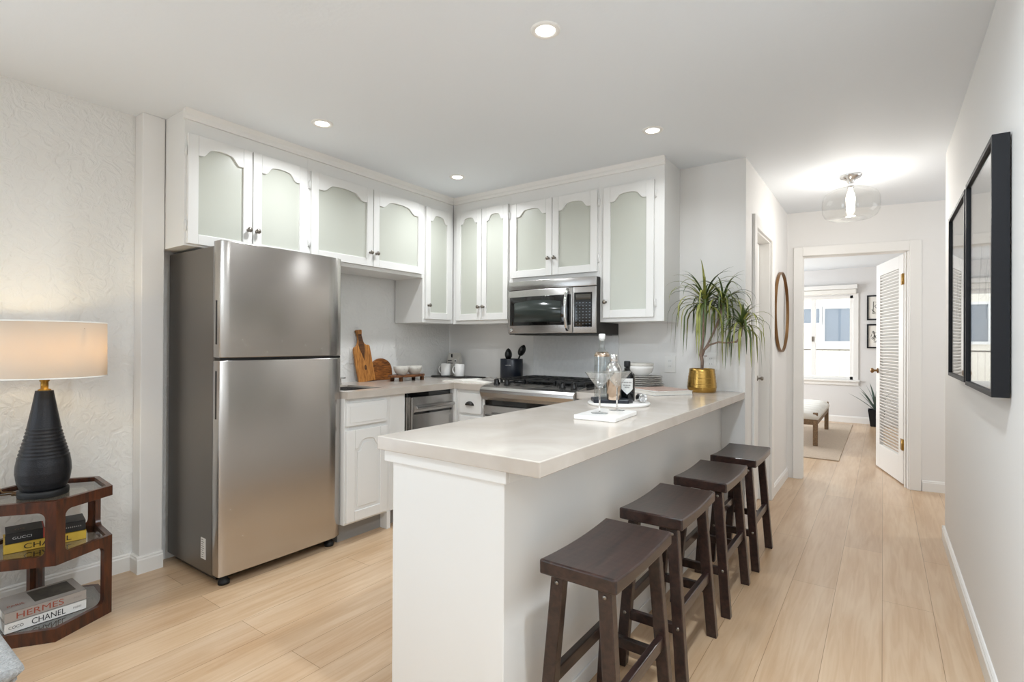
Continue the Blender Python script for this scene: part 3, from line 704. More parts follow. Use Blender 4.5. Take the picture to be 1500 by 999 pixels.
def legp(ax_, ay, z): t = 1-z/(SH-.045); return (sx+ax_*(.072+.042*t), sy+ay*(.178+.018*t), z)
for ax_ in (-1, 1):
    for ay in (-1, 1):
        l = build('leg', MB().obar(legp(ax_, ay, 0), legp(ax_, ay, SH-.048), .040, .032), M['stool'], st, bevel=.003)
        bl_ = MB()
        for z in (SH-.065, .20):
            p = legp(ax_, ay, z)
            bl_.lathe([(.007, 0), (.006, .002), (.003, .004), (.001, .0045)], n=10, T=Matrix.Translation((p[0], p[1]+ay*.0155, z)) @ Matrix.Rotation(-PI/2*ay, 4, 'X'))
        build('bolt', bl_, M['nickel'], l)
for ax_ in (-1, 1):
    p = legp(ax_, 0, .245)
    build('side_rail', MB().box(p[0]-.011, sy-.18, .225, p[0]+.011, sy+.18, .265), M['stool'], st, bevel=.003)
for ay in (-1, 1):
    p = legp(0, ay, .2)
    build('foot_rail', MB().box(sx-.095, p[1]-.011, .175, sx+.095, p[1]+.011, .21), M['stool'], st, bevel=.003)
for (x, y, lab) in ((-.683, 2.04, 'dark espresso saddle stool second from the camera at the peninsula'),
                    (-.672, 2.622, 'dark espresso saddle stool third from the camera at the peninsula'),
                    (-.66, 3.205, 'dark espresso saddle stool farthest along the peninsula, by the hall door')):
    c = copy_tree(st, (x, y, 0)); c['label'] = lab

# ------------------------------------------------------------------ ceiling lights
GL = 'recessed ceiling lights'
dl = None
for (x, y, lab) in ((-1.044, 1.677, 'round recessed ceiling light nearest the camera, above the near peninsula end'),
                    (-2.48, 1.704, 'round recessed ceiling light in front of the cabinet above the fridge'),
                    (-1.044, 2.805, 'round recessed ceiling light near the single-door cabinet right of the microwave'),
                    (-2.482, 2.809, 'round recessed ceiling light in the kitchen corner, the farthest one')):
    if dl is None:
        dl = thing('recessed_light', lab, 'ceiling light', (x, y, CZ), GL); r = dl
        build('trim_ring', MB().lathe([(.036, -.001), (.038, -.005), (.052, -.006), (.056, -.003), (.057, 0)], (x, y, CZ), 40, cap=False), M['trim'], dl)
        build('lens', MB().lathe([(.037, -.002), (.03, -.004), (.001, -.0045)], (x, y, CZ), 32), M['downlight'], dl)
    else:
        r = copy_tree(dl, (x, y, CZ)); r['label'] = lab
    area_light('downlight_beam', (x, y, CZ-.012), (0, 0, -1), .07, .07, 3.3 if x > -2 else 6.5, (.93, .97, 1), 'DISK', math.radians(150))

# hall pendant
PX, PY = -.187, 4.342
hp = thing('ceiling_fixture', 'semi-flush clear glass drum light on the hall ceiling', 'ceiling light', (PX, PY, CZ))
build('canopy', MB().lathe([(.068, 0), (.07, -.006), (.066, -.012), (.058, -.022), (.03, -.032), (.022, -.045), (.018, -.062), (.02, -.07), (.02, -.088), (.001, -.09)], (PX, PY, CZ), 36), M['chrome'], hp)
gp = [(.021, -.078), (.05, -.085), (.12, -.105), (.158, -.130), (.172, -.165), (.174, -.21), (.170, -.255), (.155, -.285), (.13, -.3), (.10, -.307), (.045, -.300), (.001, -.298)]
build('glass_shade', MB().lathe(gp, (PX, PY, CZ), 48, cap=False), M['globe'], hp)
build('bulb', MB().lathe([(.013, -.09), (.014, -.11), (.024, -.135), (.028, -.16), (.026, -.20), (.024, -.245), (.018, -.258), (.001, -.262)], (PX, PY, CZ), 24), M['bulb'], hp)
pl = bpy.data.lights.new('hall_bulb_light', 'POINT'); pl.energy = 9; pl.color = (1, .97, .93); pl.shadow_soft_size = .03
po = bpy.data.objects.new('hall_bulb_light', pl); COL.objects.link(po); po.location = (PX, PY, CZ-.34)

# ------------------------------------------------------------------ pictures on the right wall, mirror in the hall
def picture(y0, y1, z0, z1, label):
    t = thing('framed_print', label, 'picture', (XR, (y0+y1)/2, z0), 'large black framed prints on the right wall')
    x0 = XR-.046; fwid = .016
    mb = MB().box(x0, y0, z0, XR-.004, y0+fwid, z1).box(x0, y1-fwid, z0, XR-.004, y1, z1).box(x0, y0+fwid, z0, XR-.004, y1-fwid, z0+fwid).box(x0, y0+fwid, z1-fwid, XR-.004, y1-fwid, z1)
    build('frame', mb, M['frameblk'], t, bevel=.0015)
    pr = build('print', MB().box(x0+.018, y0+fwid, z0+fwid, XR-.004, y1-fwid, z1-fwid), M['paper'], t)
    sk_ = MB(); ym = (y0+y1)/2; zm = (z0+z1)/2
    rr = random.Random(int(y0*100))
    for i in range(7):
        a = [(x0+.0175, ym+rr.uniform(-.13, .13), zm+rr.uniform(-.2, .2)) for _ in range(2)]
        mid = Vector(a[0]).lerp(Vector(a[1]), .5)+Vector((0, rr.uniform(-.06, .06), rr.uniform(-.06, .06)))
        sk_.tube([a[0], tuple(mid), a[1]], .0012, 4)
    build('line_drawing', sk_, M['greytext'], pr)
    build('glazing', MB().box(x0+.008, y0+fwid, z0+fwid, x0+.010, y1-fwid, z1-fwid), M['picglass'], t)
M['picglass'] = clear_glass('picture_glass', '#fbfbfb', .14)
picture(2.135, 2.752, 1.043, 1.842, 'large black framed print nearest the camera on the right wall')
picture(2.795, 3.42, 1.05, 1.836, 'black framed print partly behind the nearest one, farther along the right wall')
mi = thing('wall_mirror', 'round mirror in a thin bronze strap frame on the hall wall', 'mirror', (XH, 4.905, 1.14))
TM = Matrix.Translation((XH, 4.905, 1.472)) @ Matrix.Rotation(PI/2, 4, 'Y')
build('frame', MB().lathe([(.330, .004), (.337, .004), (.337, .024), (.335, .026), (.330, .026), (.330, .004)], n=72, T=TM, cap=False, smooth=False), M['bronze'], mi)
build('mirror_glass', MB().lathe([(.001, .010), (.331, .010), (.331, .014), (.001, .014)], n=72, T=TM, smooth=False), M['mirror'], mi)

# wall outlets
def outlet(T, lab, cat='outlet'):
    t = thing('wall_outlet', lab, cat, T.translation)
    build('cover_plate', MB().box(-.037, 0, -.058, .037, .006, .058, T=T), M['trim'], t, bevel=.002)
    f = MB().prism(rrect(-.017, -.034, .017, .034, .006, 4), 'y', .006, .008, T=T)
    p = build('receptacle', f, M['white'], t)
    sl = MB()
    for z in (-.02, .016):
        for x in (-.007, .006): sl.box(x, .008, z, x+.0018, .0086, z+.01, T=T)
    build('slots', sl, M['greytext'], p)
TBW = lambda x, z: Matrix.Translation((x, YB, z)) @ Matrix.Rotation(PI, 4, 'Z')
outlet(TBW(-1.188, 1.062), 'white outlet on the back wall between plate stack and plant')
outlet(TBW(-.918, 1.085), 'white outlet on the back wall behind the potted plant')
outlet(Matrix.Translation((XL, 2.49, 1.10)) @ Matrix.Rotation(-PI/2, 4, 'Z'), 'white outlet on the left wall behind the tall cutting board')

# ------------------------------------------------------------------ things on the left worktop
def rotz(c, a): return Matrix.Translation(c) @ Matrix.Rotation(a, 4, 'Z')
# tall paddle board leaning on the wall: local plan (y, z), thickness along x, then leaned back
def leaning(T, poly, th, m, name, parent): return build(name, MB().prism(poly, 'x', -th, 0, T=T), m, parent, bevel=.004)
P = [(-.072, 0), (.080, 0), (.079, .08), (.078, .18), (.075, .262), (.068, .272), (.045, .275), (.03, .285), (.018, .31), (.014, .34), (.02, .365), (.024, .385), (.02, .392), (-.028, .392), (-.034, .385), (-.026, .365), (-.02, .34), (-.024, .31), (-.036, .285), (-.05, .272), (-.070, .265), (-.077, .25), (-.079, .15)]
cbd = thing('cutting_board', 'tall olive wood paddle cutting board leaning on the left wall', 'cutting board', (-3.145, 2.562, ZC))
T = Matrix.Translation((-3.145, 2.562, ZC+.001)) @ Matrix.Rotation(-.125, 4, 'Y') @ Matrix.Rotation(.1, 4, 'X')
leaning(T, P, .018, M['acacia'], 'board', cbd)
gr = [(-.024, .30), (.016, .30), (.026, .27), (.024, .24), (.012, .20), (.004, .155), (-.008, .20), (-.026, .25)]
gv = [(-.018, .36), (.012, .36), (.014, .34), (.018, .31)]+gr[2:]+[(-.03, .285), (-.022, .31), (-.019, .34)]
build('dark_grain', MB().prism(gv, 'x', -.001, .0008, T=T), M['darkwood'], cbd)
kn_ = [(.004+.011*math.cos(a), .105+.02*math.sin(a)) for a in [2*PI*i/14 for i in range(14)]]
build('dark_knot', MB().prism(kn_, 'x', -.001, .0008, T=T), M['darkwood'], cbd)
rbd = thing('cutting_board', 'round dark wood cutting board standing behind the footed tray', 'cutting board', (-3.165, 2.715, ZC))
T = Matrix.Translation((-3.178, 2.732, ZC+.001)) @ Matrix.Rotation(-.1, 4, 'Y')
P = [(-.105, 0), (.098, 0), (.108, .03), (.106, .085)]+[(.106*math.cos(a), .085+.085*math.sin(a)) for a in [PI*i/18 for i in range(1, 18)]]+[(-.106, .085), (-.112, .03)]
leaning(T, P, .016, M['acaciad'], 'board', rbd)
tr = thing('footed_tray', 'brown wood footed serving tray under two small bowls', 'tray', (-3.0, 2.83, ZC))
oval = [(.085*math.cos(a), .175*math.sin(a)) for a in [2*PI*i/40 for i in range(40)]]
T = rotz((-3.015, 2.835, ZC), .0)
build('top_board', MB().prism(oval, 'z', .030, .046, T=T), M['tray'], tr, bevel=.003)
for a, b in ((.045, -.10), (.045, .12), (-.05, -.10), (-.05, .12)):
    build('foot', MB().box(a-.012, b-.012, 0, a+.012, b+.012, .031, T=T), M['darkwood'], tr, bevel=.003)
bp_ = [(.001, .003), (.03, .003), (.032, 0), (.034, .002), (.048, .018), (.057, .04), (.06, .066), (.0575, .067), (.054, .04), (.045, .02), (.03, .009), (.001, .008)]
for (y, lab) in ((2.775, 'small white bowl on the footed tray, beside the round board'), (2.912, 'small white bowl on the footed tray, nearer the mugs')):
    t = thing('bowl', lab, 'bowl', (-3.01, y, ZC+.046), 'small bowls on the footed tray')
    build('bowl_body', MB().lathe(bp_, (-3.01, y, ZC+.046), 32), M['stone'], t)
    ln = text_mb('~ ~~~', (-3.01+.0555, y-.004, ZC+.046+.045), (0, 1, 0), (.25, 0, 1), .005, .045)
    build('painted_word', ln, M['greytext'], t)
s1 = MB().lathe([(.001, 0), (.095, 0), (.098, .004), (.095, .010), (.001, .010)], (-3.105, 3.335, ZC), 40)
tag(build('round_slate', s1, M['slate']), 'round black slate board under the left mug', 'serving board')
s2 = MB().prism(rrect(-2.995, 3.285, -2.72, 3.46, .012, 3), 'z', ZC, ZC+.009)
tag(build('slate_tray', s2, M['slate'], bevel=.002), 'rectangular black slate board under the right mug', 'serving board')
def mug(c, lab):
    t = thing('mug', lab, 'mug', c, 'white mugs in the corner')
    build('mug_body', MB().lathe([(.001, .004), (.036, .004), (.038, 0), (.0405, .003), (.0415, .01), (.0415, .103), (.0395, .105), (.038, .103), (.038, .012), (.001, .010)], c, 32), M['white'], t)
    hp_ = [(c[0]-.038-.034*math.sin(a)*1.0, c[1]-.006, c[2]+.053+.034*math.cos(a)) for a in [PI*i/12 for i in range(13)]]
    build('handle', MB().tube(hp_, .0058, 10), M['white'], t)
mug((-3.085, 3.355, ZC+.010), 'white mug on the round slate, left one of the pair')
mug((-2.93, 3.36, ZC+.009), 'white mug on the rectangular slate, right one of the pair')
bx = thing('coffee_bag', 'small beige coffee bag with round badge behind the mugs', 'packet', (-3.08, 3.47, ZC))
T = rotz((-3.085, 3.47, ZC), .12)
build('bag', MB().prism([(-.03, 0), (.03, 0), (.028, .15), (.004, .205), (-.004, .205), (-.028, .15)], 'x', -.062, .062, T=T), M['stone'], bx, bevel=.004)
build('badge', MB().lathe([(.017, 0), (.017, .002), (.011, .0022), (.001, .0022)], n=20, T=T @ Matrix.Translation((.028, -.0285, .135)) @ Matrix.Rotation(PI/2, 4, 'X')), M['bkwhite'], bx)
build('badge_mark', MB().box(.02, -.0318, .131, .036, -.0304, .139, T=T), M['blacktext'], bx)
build('printed_band', MB().box(-.05, -.0308, .112, .0, -.0293, .118, T=T).box(-.05, -.0308, .132, -.01, -.0293, .14, T=T).box(-.018, -.0285, .165, -.004, -.0262, .195, T=T), M['blacktext'], bx)
om = thing('open_magazine', 'white magazine lying open on the corner worktop by the range', 'magazine', (-2.56, 3.09, ZC))
T = rotz((-2.545, 3.075, ZC), .05)
for sgn in (-1, 1):
    pf = [(0, 0), (sgn*.2, 0), (sgn*.2, .006), (sgn*.12, .011), (sgn*.05, .016), (sgn*.015, .014), (0, .008)]
    build('page_block', MB().prism(pf, 'y', -.12, .13, T=T), M['paper'], om)
ph = MB()
for k in range(2): ph.box(-.17+.0, -.08, .0122, -.09, .0, .0128, T=T)
build('page_photo', MB().prism([(.05, .0166), (.12, .0116), (.19, .0071), (.19, .0078), (.12, .0123), (.05, .0172)], 'y', -.02, .11, T=T), M['greytext'], om)
# utensil crock and two spoons
cr_c = (-2.432, 3.42, ZC)
ck = thing('utensil_crock', 'black round utensil crock beside the range', 'crock', cr_c)
build('crock_body', MB().lathe([(.001, 0), (.088, 0), (.091, .004), (.091, .165), (.089, .168), (.086, .165), (.086, .01), (.001, .008)], cr_c, 40), M['navy'], ck)
vd = Vector((-cr_c[0], -cr_c[1], 0)).normalized(); sd = Vector((0, 0, 1)).cross(vd)
build('lettering', text_mb('utensils', Vector(cr_c)+vd*.0915-sd*.028+Vector((0, 0, .12)), sd, (0, 0, 1), .007, .045, .0008), M['silvertext'], ck)
def spoon(base, tip, w_, lab):
    base = Vector(base); tip = Vector(tip); d = (tip-base).normalized()
    t = thing('serving_spoon', lab, 'spoon', tuple(base))
    L = (tip-base).length
    build('handle', MB().tube([base, base+d*(L-.085)], [.006, .007], 10), M['black'], t)
    mb = MB(); n = 16; pts = []; rad = []
    for i in range(n+1):
        u = i/n; pts.append(base+d*(L-.09+.09*u)); rad.append(max(.0015, w_*math.sin(PI*min(1, .12+.88*u))**.6) if u < 1 else .002)
    build('spoon_head', mb.tube(pts, rad, 16, flat=.8), M['black'], t)
spoon((-2.455, 3.415, ZC+.012), (-2.458, 3.41, 1.158), .034, 'black serving spoon upright in the crock, left one')
spoon((-2.44, 3.425, ZC+.012), (-2.318, 3.43, 1.186), .034, 'black serving spoon leaning right in the crock')

# ------------------------------------------------------------------ things on the peninsula
ZT = ZP
tray = MB().prism(rrect(-.088, -.128, .088, .128, .006, 3), 'z', 0, .018, T=rotz((-.93, 1.982, ZT), .06))
tag(build('marble_tray', tray, M['marble'], bevel=.003), 'small rectangular white marble tray under the cocktail glasses', 'tray')
def martini(c, lab):
    t = thing('cocktail_glass', lab, 'glass', c, 'cocktail glasses on the marble tray')
    build('bowl', MB().lathe([(.0035, .098), (.012, .106), (.060, .166), (.061, .167), (.0600, .1675), (.0115, .109), (.001, .1045)], c, 36, cap=False), M['glass'], t)
    build('stem', MB().lathe([(.001, .004), (.005, .005), (.0036, .012), (.0034, .095), (.0037, .099), (.001, .1)], c, 20), M['crystal'], t)
    build('foot', MB().lathe([(.001, .0005), (.034, .0005), (.035, .0015), (.02, .004), (.005, .006), (.001, .006)], c, 32), M['glass'], t)
martini((-.943, 1.948, ZT+.018), 'cocktail glass on the marble tray, nearer the camera')
martini((-.925, 2.078, ZT+.018), 'cocktail glass at the back end of the marble tray')
rt_ = MB().lathe([(.001, 0), (.15, 0), (.153, .004), (.153, .011), (.15, .013), (.001, .013)], (-1.075, 2.435, ZT), 56)
tag(build('round_marble_board', rt_, M['marble']), 'round white marble board under the bottles and shaker', 'tray')
zc = ZT+.013
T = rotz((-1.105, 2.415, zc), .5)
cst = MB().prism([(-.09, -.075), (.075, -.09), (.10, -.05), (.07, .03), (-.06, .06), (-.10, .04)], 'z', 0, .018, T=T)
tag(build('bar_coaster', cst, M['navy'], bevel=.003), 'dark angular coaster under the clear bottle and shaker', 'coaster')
zb = zc+.018
c = (-1.155, 2.41, zb)
bo = thing('liquor_bottle', 'tall clear spirit bottle with pale stopper on the round board', 'bottle', c)
build('bottle_glass', MB().lathe([(.001, 0), (.036, 0), (.038, .004), (.038, .21), (.035, .222), (.02, .236), (.0145, .245), (.0135, .29), (.0155, .291), (.0155, .297), (.011, .298), (.011, .25), (.030, .222), (.034, .20), (.034, .008), (.001, .007)], c, 40), M['glassb'], bo)
build('shoulder_band', MB().lathe([(.0385, .206), (.0388, .215), (.030, .230), (.0295, .229), (.0378, .214), (.0378, .206)], c, 40, cap=False), M['copper'], bo)
build('stopper', MB().lathe([(.0105, .285), (.016, .298), (.0165, .318), (.014, .321), (.001, .321)], c, 24), M['white'], bo)
build('front_label', MB().lathe([(.0383, .07), (.0386, .071), (.0386, .16), (.0383, .161)], c, 40, cap=False), M['glassb'], bo)
c = (-1.066, 2.355, zb)
sh = thing('cocktail_shaker', 'shiny metal cocktail shaker in front of the dark bottle', 'shaker', c)
build('tin', MB().lathe([(.001, 0), (.03, 0), (.032, .003), (.038, .13), (.038, .135), (.001, .135)], c, 40), M['copper'], sh)
build('strainer_top', MB().lathe([(.039, .133), (.0395, .14), (.036, .157), (.026, .174), (.022, .18), (.001, .18)], c, 40), M['chrome'], sh)
build('cap', MB().lathe([(.0185, .178), (.019, .205), (.017, .216), (.009, .222), (.001, .223)], c, 32), M['chrome'], sh)
c = (-1.06, 2.505, zc)
db = thing('liquor_bottle', 'dark glass spirit bottle with white label behind the shaker', 'bottle', c)
build('bottle_glass', MB().lathe([(.001, 0), (.036, 0), (.039, .004), (.039, .12), (.036, .135), (.022, .15), (.0155, .157), (.0150, .172), (.001, .172)], c, 36), M['blackgl'], db)
build('stopper', MB().lathe([(.0145, .171), (.0165, .175), (.0165, .198), (.014, .202), (.001, .202)], c, 20), M['matte'], db)
va = math.atan2(-c[1], -c[0])
def wrap(poly, r, n=1):   # poly in (angle offset*r, z) mapped on the bottle
    vs = []
    for rr in (r, r+.0008): vs += [(c[0]+rr*math.cos(va+u/r), c[1]+rr*math.sin(va+u/r), c[2]+z) for u, z in poly]
    k = len(poly); return vs, [tuple(range(k)), tuple(range(2*k-1, k-1, -1))]+[(i, (i+1) % k, (i+1) % k+k, i+k) for i in range(k)]
lb = MB()
xs_ = [-.030+.060*i/10 for i in range(11)]
for i in range(10):
    a, b = xs_[i], xs_[i+1]; f = lambda u: .035+abs(u)*.9
    vs, fs = wrap([(a, f(a)), (b, f(b)), (b, .115), (a, .115)], .0392); lb.add(vs, fs)
lab_ = build('paper_label', lb, M['bkwhite'], db)
tx = MB()
for z, w_ in ((.092, .024), (.078, .018), (.068, .012)):
    for i in range(6):
        a = -w_+2*w_*i/6; vs, fs = wrap([(a, z), (a+2*w_/9, z), (a+2*w_/9, z+.006), (a, z+.006)], .0401); tx.add(vs, fs)
build('label_print', tx, M['greytext'], lab_)
c = (-.985, 2.50, zc)
jg = MB().lathe([(.001, .002), (.017, 0), (.019, .003), (.012, .03), (.0105, .034), (.012, .038), (.021, .07), (.0195, .07), (.010, .038), (.001, .036)], n=28,
                T=Matrix.Translation((-1.0, 2.515, zc+.0195)) @ Matrix.Rotation(math.radians(-52), 4, 'Z') @ Matrix.Rotation(math.radians(87), 4, 'Y'))
tag(build('jigger', jg, M['chrome']), 'small metal jigger lying at the edge of the round marble board', 'jigger')
# stack of plates and two bowls
GP = 'plates in the stack by the back wall'
px_, py_ = -1.285, 3.33
ords = ['lowest grey plate of the stack by the back wall', 'grey plate second from the bottom of the stack', 'grey plate third from the bottom of the stack', 'grey plate fourth from the bottom of the stack',
        'grey plate third from the top of the stack', 'grey plate second from the top of the stack', 'topmost grey plate of the stack, right under the bowls']
for i in range(7):
    r = .128-.0028*i; z = ZT+i*.0128; rr = random.Random(i)
    mb = MB().lathe([(.001, .002), (r*.6, .002), (r*.62, 0), (r*.66, .002), (r*.95, .011), (r, .0145), (r-.002, .0155), (r*.93, .0125), (r*.64, .005), (.001, .005)], (px_+rr.uniform(-.004, .004), py_+rr.uniform(-.004, .004), z), 44)
    tag(build('plate', mb, M['greyst'] if i % 2 == 0 else M['stone']), ords[i], 'plate', GP)
zb_ = ZT+7*.0128+.003
bw_ = [(.001, .002), (.035, .002), (.037, 0), (.04, .002), (.066, .02), (.078, .045), (.082, .062), (.080, .063), (.075, .045), (.06, .02), (.035, .009), (.001, .008)]
tag(build('bowl', MB().lathe(bw_, (px_-.02, py_-.01, zb_), 40), M['white']), 'white bowl on top of the plate stack, the lower one', 'bowl', 'bowls on the plate stack')
tag(build('bowl', MB().lathe([(a*.985, b) for a, b in bw_], (px_-.02, py_-.01, zb_+.019), 40), M['stone']), 'grey rimmed bowl nested on the lower bowl of the plate stack', 'bowl', 'bowls on the plate stack')
# book and magazine
T = rotz((-1.105, 3.135, ZT), math.radians(-36))
bk = thing('book', 'white hardcover book lying flat beside the gold pot', 'book', (-1.105, 3.135, ZT))
build('cover', MB().box(-.13, -.132, 0, .13, .132, .003, T=T).box(-.13, -.132, .0215, .13, .132, .0245, T=T).box(-.13, -.132, 0, -.127, .132, .0245, T=T), M['bkwhite'], bk, bevel=.001)
build('pages', MB().box(-.127, -.128, .003, .126, .128, .0215, T=T), M['paper'], bk)
build('dark_edge', MB().box(-.13, -.1325, -.0, .1305, .1325, .0012, T=T), M['blacktext'], bk)
mg = MB().box(-.11, -.115, 0, .115, .11, .006, T=rotz((-1.108, 3.145, ZT+.0246), math.radians(-31)))
tag(build('magazine', mg, M['cover'], bevel=.001), 'brownish pink magazine on top of the white book', 'magazine')
# potted dragon tree
pc = (-.936, 3.40, ZT)
pp_ = thing('potted_plant', 'spiky dragon tree in a hammered gold pot on the bar top', 'plant', pc)
prof = [(.001, 0), (.080, 0), (.084, .003), (.087, .02), (.0885, .03), (.087, .05), (.083, .09), (.078, .13), (.0765, .146), (.0735, .148), (.0715, .146), (.075, .12), (.075, .02), (.001, .015)]
pr2 = []
for (r, z), (rb2, zb2) in zip(prof, prof[1:]+[prof[-1]]):
    pr2.append((r, z))
    if .03 <= z < .13 and z < zb2 <= .13:
        for q in range(1, 5): pr2.append((r+(rb2-r)*q/5+(.0012 if q % 2 else -.0006), z+(zb2-z)*q/5))
pot = build('pot', MB().lathe(pr2, pc, 48), M['gold'], pp_)
build('soil', MB().lathe([(.001, .132), (.04, .134), (.0725, .128), (.0725, .12), (.001, .12)], pc, 28), M['soil'], pp_)
X0, Y0 = pc[0], pc[1]
tk = MB().tube([(X0, Y0, 1.02), (X0+.002, Y0, 1.09), (X0-.006, Y0, 1.13), (X0+.002, Y0-.005, 1.19), (X0+.008, Y0-.01, 1.25), (X0+.014, Y0-.01, 1.34), (X0+.02, Y0-.015, 1.47)], [.009, .010, .012, .009, .009, .008, .008], 10)
tk.tube([(X0+.002, Y0, 1.14), (X0+.03, Y0+.02, 1.2), (X0+.06, Y0+.05, 1.28), (X0+.095, Y0+.06, 1.38), (X0+.115, Y0+.05, 1.47)], [.008, .007, .007, .007, .007], 8)
tk.tube([(X0, Y0, 1.12), (X0+.02, Y0-.01, 1.165), (X0+.055, Y0-.03, 1.195), (X0+.11, Y0-.05, 1.212), (X0+.17, Y0-.06, 1.208), (X0+.22, Y0-.065, 1.215), (X0+.245, Y0-.065, 1.25), (X0+.25, Y0-.065, 1.32)], [.007, .006, .006, .0055, .0055, .006, .006, .006], 8)
tk.box(X0+.018, Y0-.02, 1.122, X0+.034, Y0-.008, 1.128)
build('trunk', tk, M['stem'], pp_)
def strap_leaf(mb, base, az, elev, L, droop, w_, n=9, lim=3.537):
    p = Vector(base); h = Vector((math.cos(az), math.sin(az), 0)); e = elev; side = Vector((-math.sin(az), math.cos(az), 0))
    vs = []; st_ = L/n
    for i in range(n+1):
        u = i/n; ww = w_*(min(1, .55+u*2.2))*(1-u**2.2)+.0004
        nrm_ = (Vector((0, 0, 1))*math.cos(e)-h*math.sin(e))
        vs += [tuple(p-side*ww), tuple(p-nrm_*ww*.35), tuple(p+side*ww)]
        d = h*math.cos(e)+Vector((0, 0, 1))*math.sin(e); p = p+d*st_; p.y = min(p.y, lim); e = max(e-droop*st_/L*(.4+1.3*u), -1.52)
    fs = []
    for i in range(n): a = i*3; fs += [(a, a+1, a+4, a+3), (a+1, a+2, a+5, a+4)]
    mb.add(vs, fs, True)
def crown(c, nleaf, L0, seed, droop):
    r = random.Random(seed); mb = MB(); my = MB()
    for i in range(nleaf):
        u = i/nleaf; el = 1.4-1.5*u+r.uniform(-.2, .2); az = i*2.39996+r.uniform(-.3, .3)
        target = mb if r.random() < .62 else my
        dr = droop*(.25+1.15*u)+r.uniform(-.3, .4)
        L = L0*(.7+.45*u)*r.uniform(.85, 1.12)
        if c[1]+L*.7*math.sin(az) > YB-.02: L *= .6; dr += .5
        strap_leaf(target, (c[0], c[1], c[2]-.035*u), az, el, L, dr, r.uniform(.006, .0085))
    return mb, my
for (c, n_, L0, sd_, dr) in (((X0+.02, Y0-.015, 1.475), 58, .40, 3, 4.9), ((X0+.115, Y0+.05, 1.475), 50, .33, 5, 4.5), ((X0+.25, Y0-.065, 1.325), 44, .27, 8, 4.7)):
    a, b = crown(c, n_, L0, sd_, dr)
    f = build('leaf_crown', a, M['leaf'], pp_); build('yellow_leaves', b, M['leafy'], f)

# ------------------------------------------------------------------ hexagonal side table with lamp and books
hc = Vector((-2.92, .67, 0)); HS = .24
hv = lambda k, r=HS: hc+Vector((math.cos(math.radians(-5+60*k)), math.sin(math.radians(-5+60*k)), 0))*r
tb = thing('side_table', 'hexagonal walnut side table with glass shelves against the left wall', 'table', tuple(hc))
TH = .02
RIMS = (('rim_low', 0, .052), ('rim_mid', .303, .343), ('rim_top', .517, .56))
for nm, z0, z1 in RIMS:
    mb = MB()
    for k in range(6):
        a, b, ai, bi = hv(k), hv(k+1), hv(k, HS-TH/math.cos(PI/6)), hv(k+1, HS-TH/math.cos(PI/6))
        mb.prism([(a.x, a.y), (b.x, b.y), (bi.x, bi.y), (ai.x, ai.y)], 'z', z0, z1)
    build('rim', mb, M['walnut'], tb)
def post(k, z0, z1):
    mb = MB()
    for sgn in (1, -1):
        a, b = hv(k), hv(k+sgn); d = (b-a).normalized(); inn = (hc-(a+b)/2).normalized()
        w_ = .036; r = .026
        poly = [(0, z0), (w_+r, z0)]+[(w_+r-r*math.sin(t), z0+r-r*math.cos(t)) for t in [PI/2*i/5 for i in range(1, 6)]]
        poly += [(w_+r-r*math.cos(t), z1-r+r*math.sin(t)) for t in [PI/2*i/5 for i in range(0, 6)]]+[(0, z1)]
        Tm = Matrix(((d.x, inn.x, 0, a.x), (d.y, inn.y, 0, a.y), (0, 0, 1, 0), (0, 0, 0, 1)))
        mb.prism(poly, 'y', 0, TH, T=Tm)
    build('post', mb, M['walnut'], tb)
for k in (0, 2, 4): post(k, .343, .517)
for k in (1, 3, 5): post(k, .052, .303)
for z in (.050, .332, .548):
    q = [hv(k, HS-TH/math.cos(PI/6)) for k in range(6)]
    build('glass_shelf', MB().prism([(p.x, p.y) for p in q], 'z', z-.006, z+.002), M['glassd'], tb)
# books: spine towards +x, long side along y
def book(label, cx, y0, y1, z, h, depth, ang, cov, texts, pages=None, extra=None):
    ym = (y0+y1)/2; L = y1-y0
    T = rotz((cx, ym, z), ang); R3 = T.to_3x3()
    t = thing('book', label, 'book', (cx, ym, z), None)
    cv = build('cover', MB().box(-depth, -L/2, 0, 0, L/2, .003, T=T).box(-depth, -L/2, h-.003, 0, L/2, h, T=T).box(-.003, -L/2, 0, 0, L/2, h, T=T), cov, t, bevel=.0012)
    build('pages', MB().box(-depth+.004, -L/2+.004, .003, -.003, L/2-.004, h-.003, T=T), pages or M['paper'], t)
    for s_, fy, th, wd, m in texts:
        build('spine_title', text_mb(s_, T @ Vector((.0002, -L/2+L*fy, h*.5)), R3 @ Vector((0, 1, 0)), (0, 0, 1), th, wd, .0006), m, cv)
    if extra: extra(T, cv, h, L, depth)
    return t
def herm(T, cv, h, L, depth):
    build('cover_photo', MB().box(-depth+.02, -L*.12, h, -.035, L*.40, h+.0006, T=T), M['photo'], cv)
    build('cover_title', text_mb('PARIS', T @ Vector((-.06, -L*.33, h)), T.to_3x3() @ Vector((0, 1, 0)), T.to_3x3() @ Vector((-1, 0, 0)), .02, .05, .0006), M['redtext'], cv)
book('white book at the bottom of the lower shelf pile in the hexagonal side table', -2.782, .520, .776, .0525, .040, .185, .0, M['bkwhite'],
     [('COCO', .13, .011, .044, M['blacktext']), ('CHANEL', .52, .0235, .106, M['blacktext']), ('PARIS', .88, .008, .027, M['greytext'])])
book('grey book with rust red spine lettering on the white book, lower shelf', -2.783, .520, .776, .0927, .041, .185, .0, M['bkgrey'],
     [('HERMES', .42, .0235, .146, M['redtext']), ('PARIS', .885, .007, .026, M['greytext'])], extra=herm)
book('yellow gold book under the black books on the middle glass shelf', -2.862, .532, .792, .3345, .038, .17, -.17, M['bkyellow'],
     [('CHANEL', .52, .021, .15, M['blacktext'])])
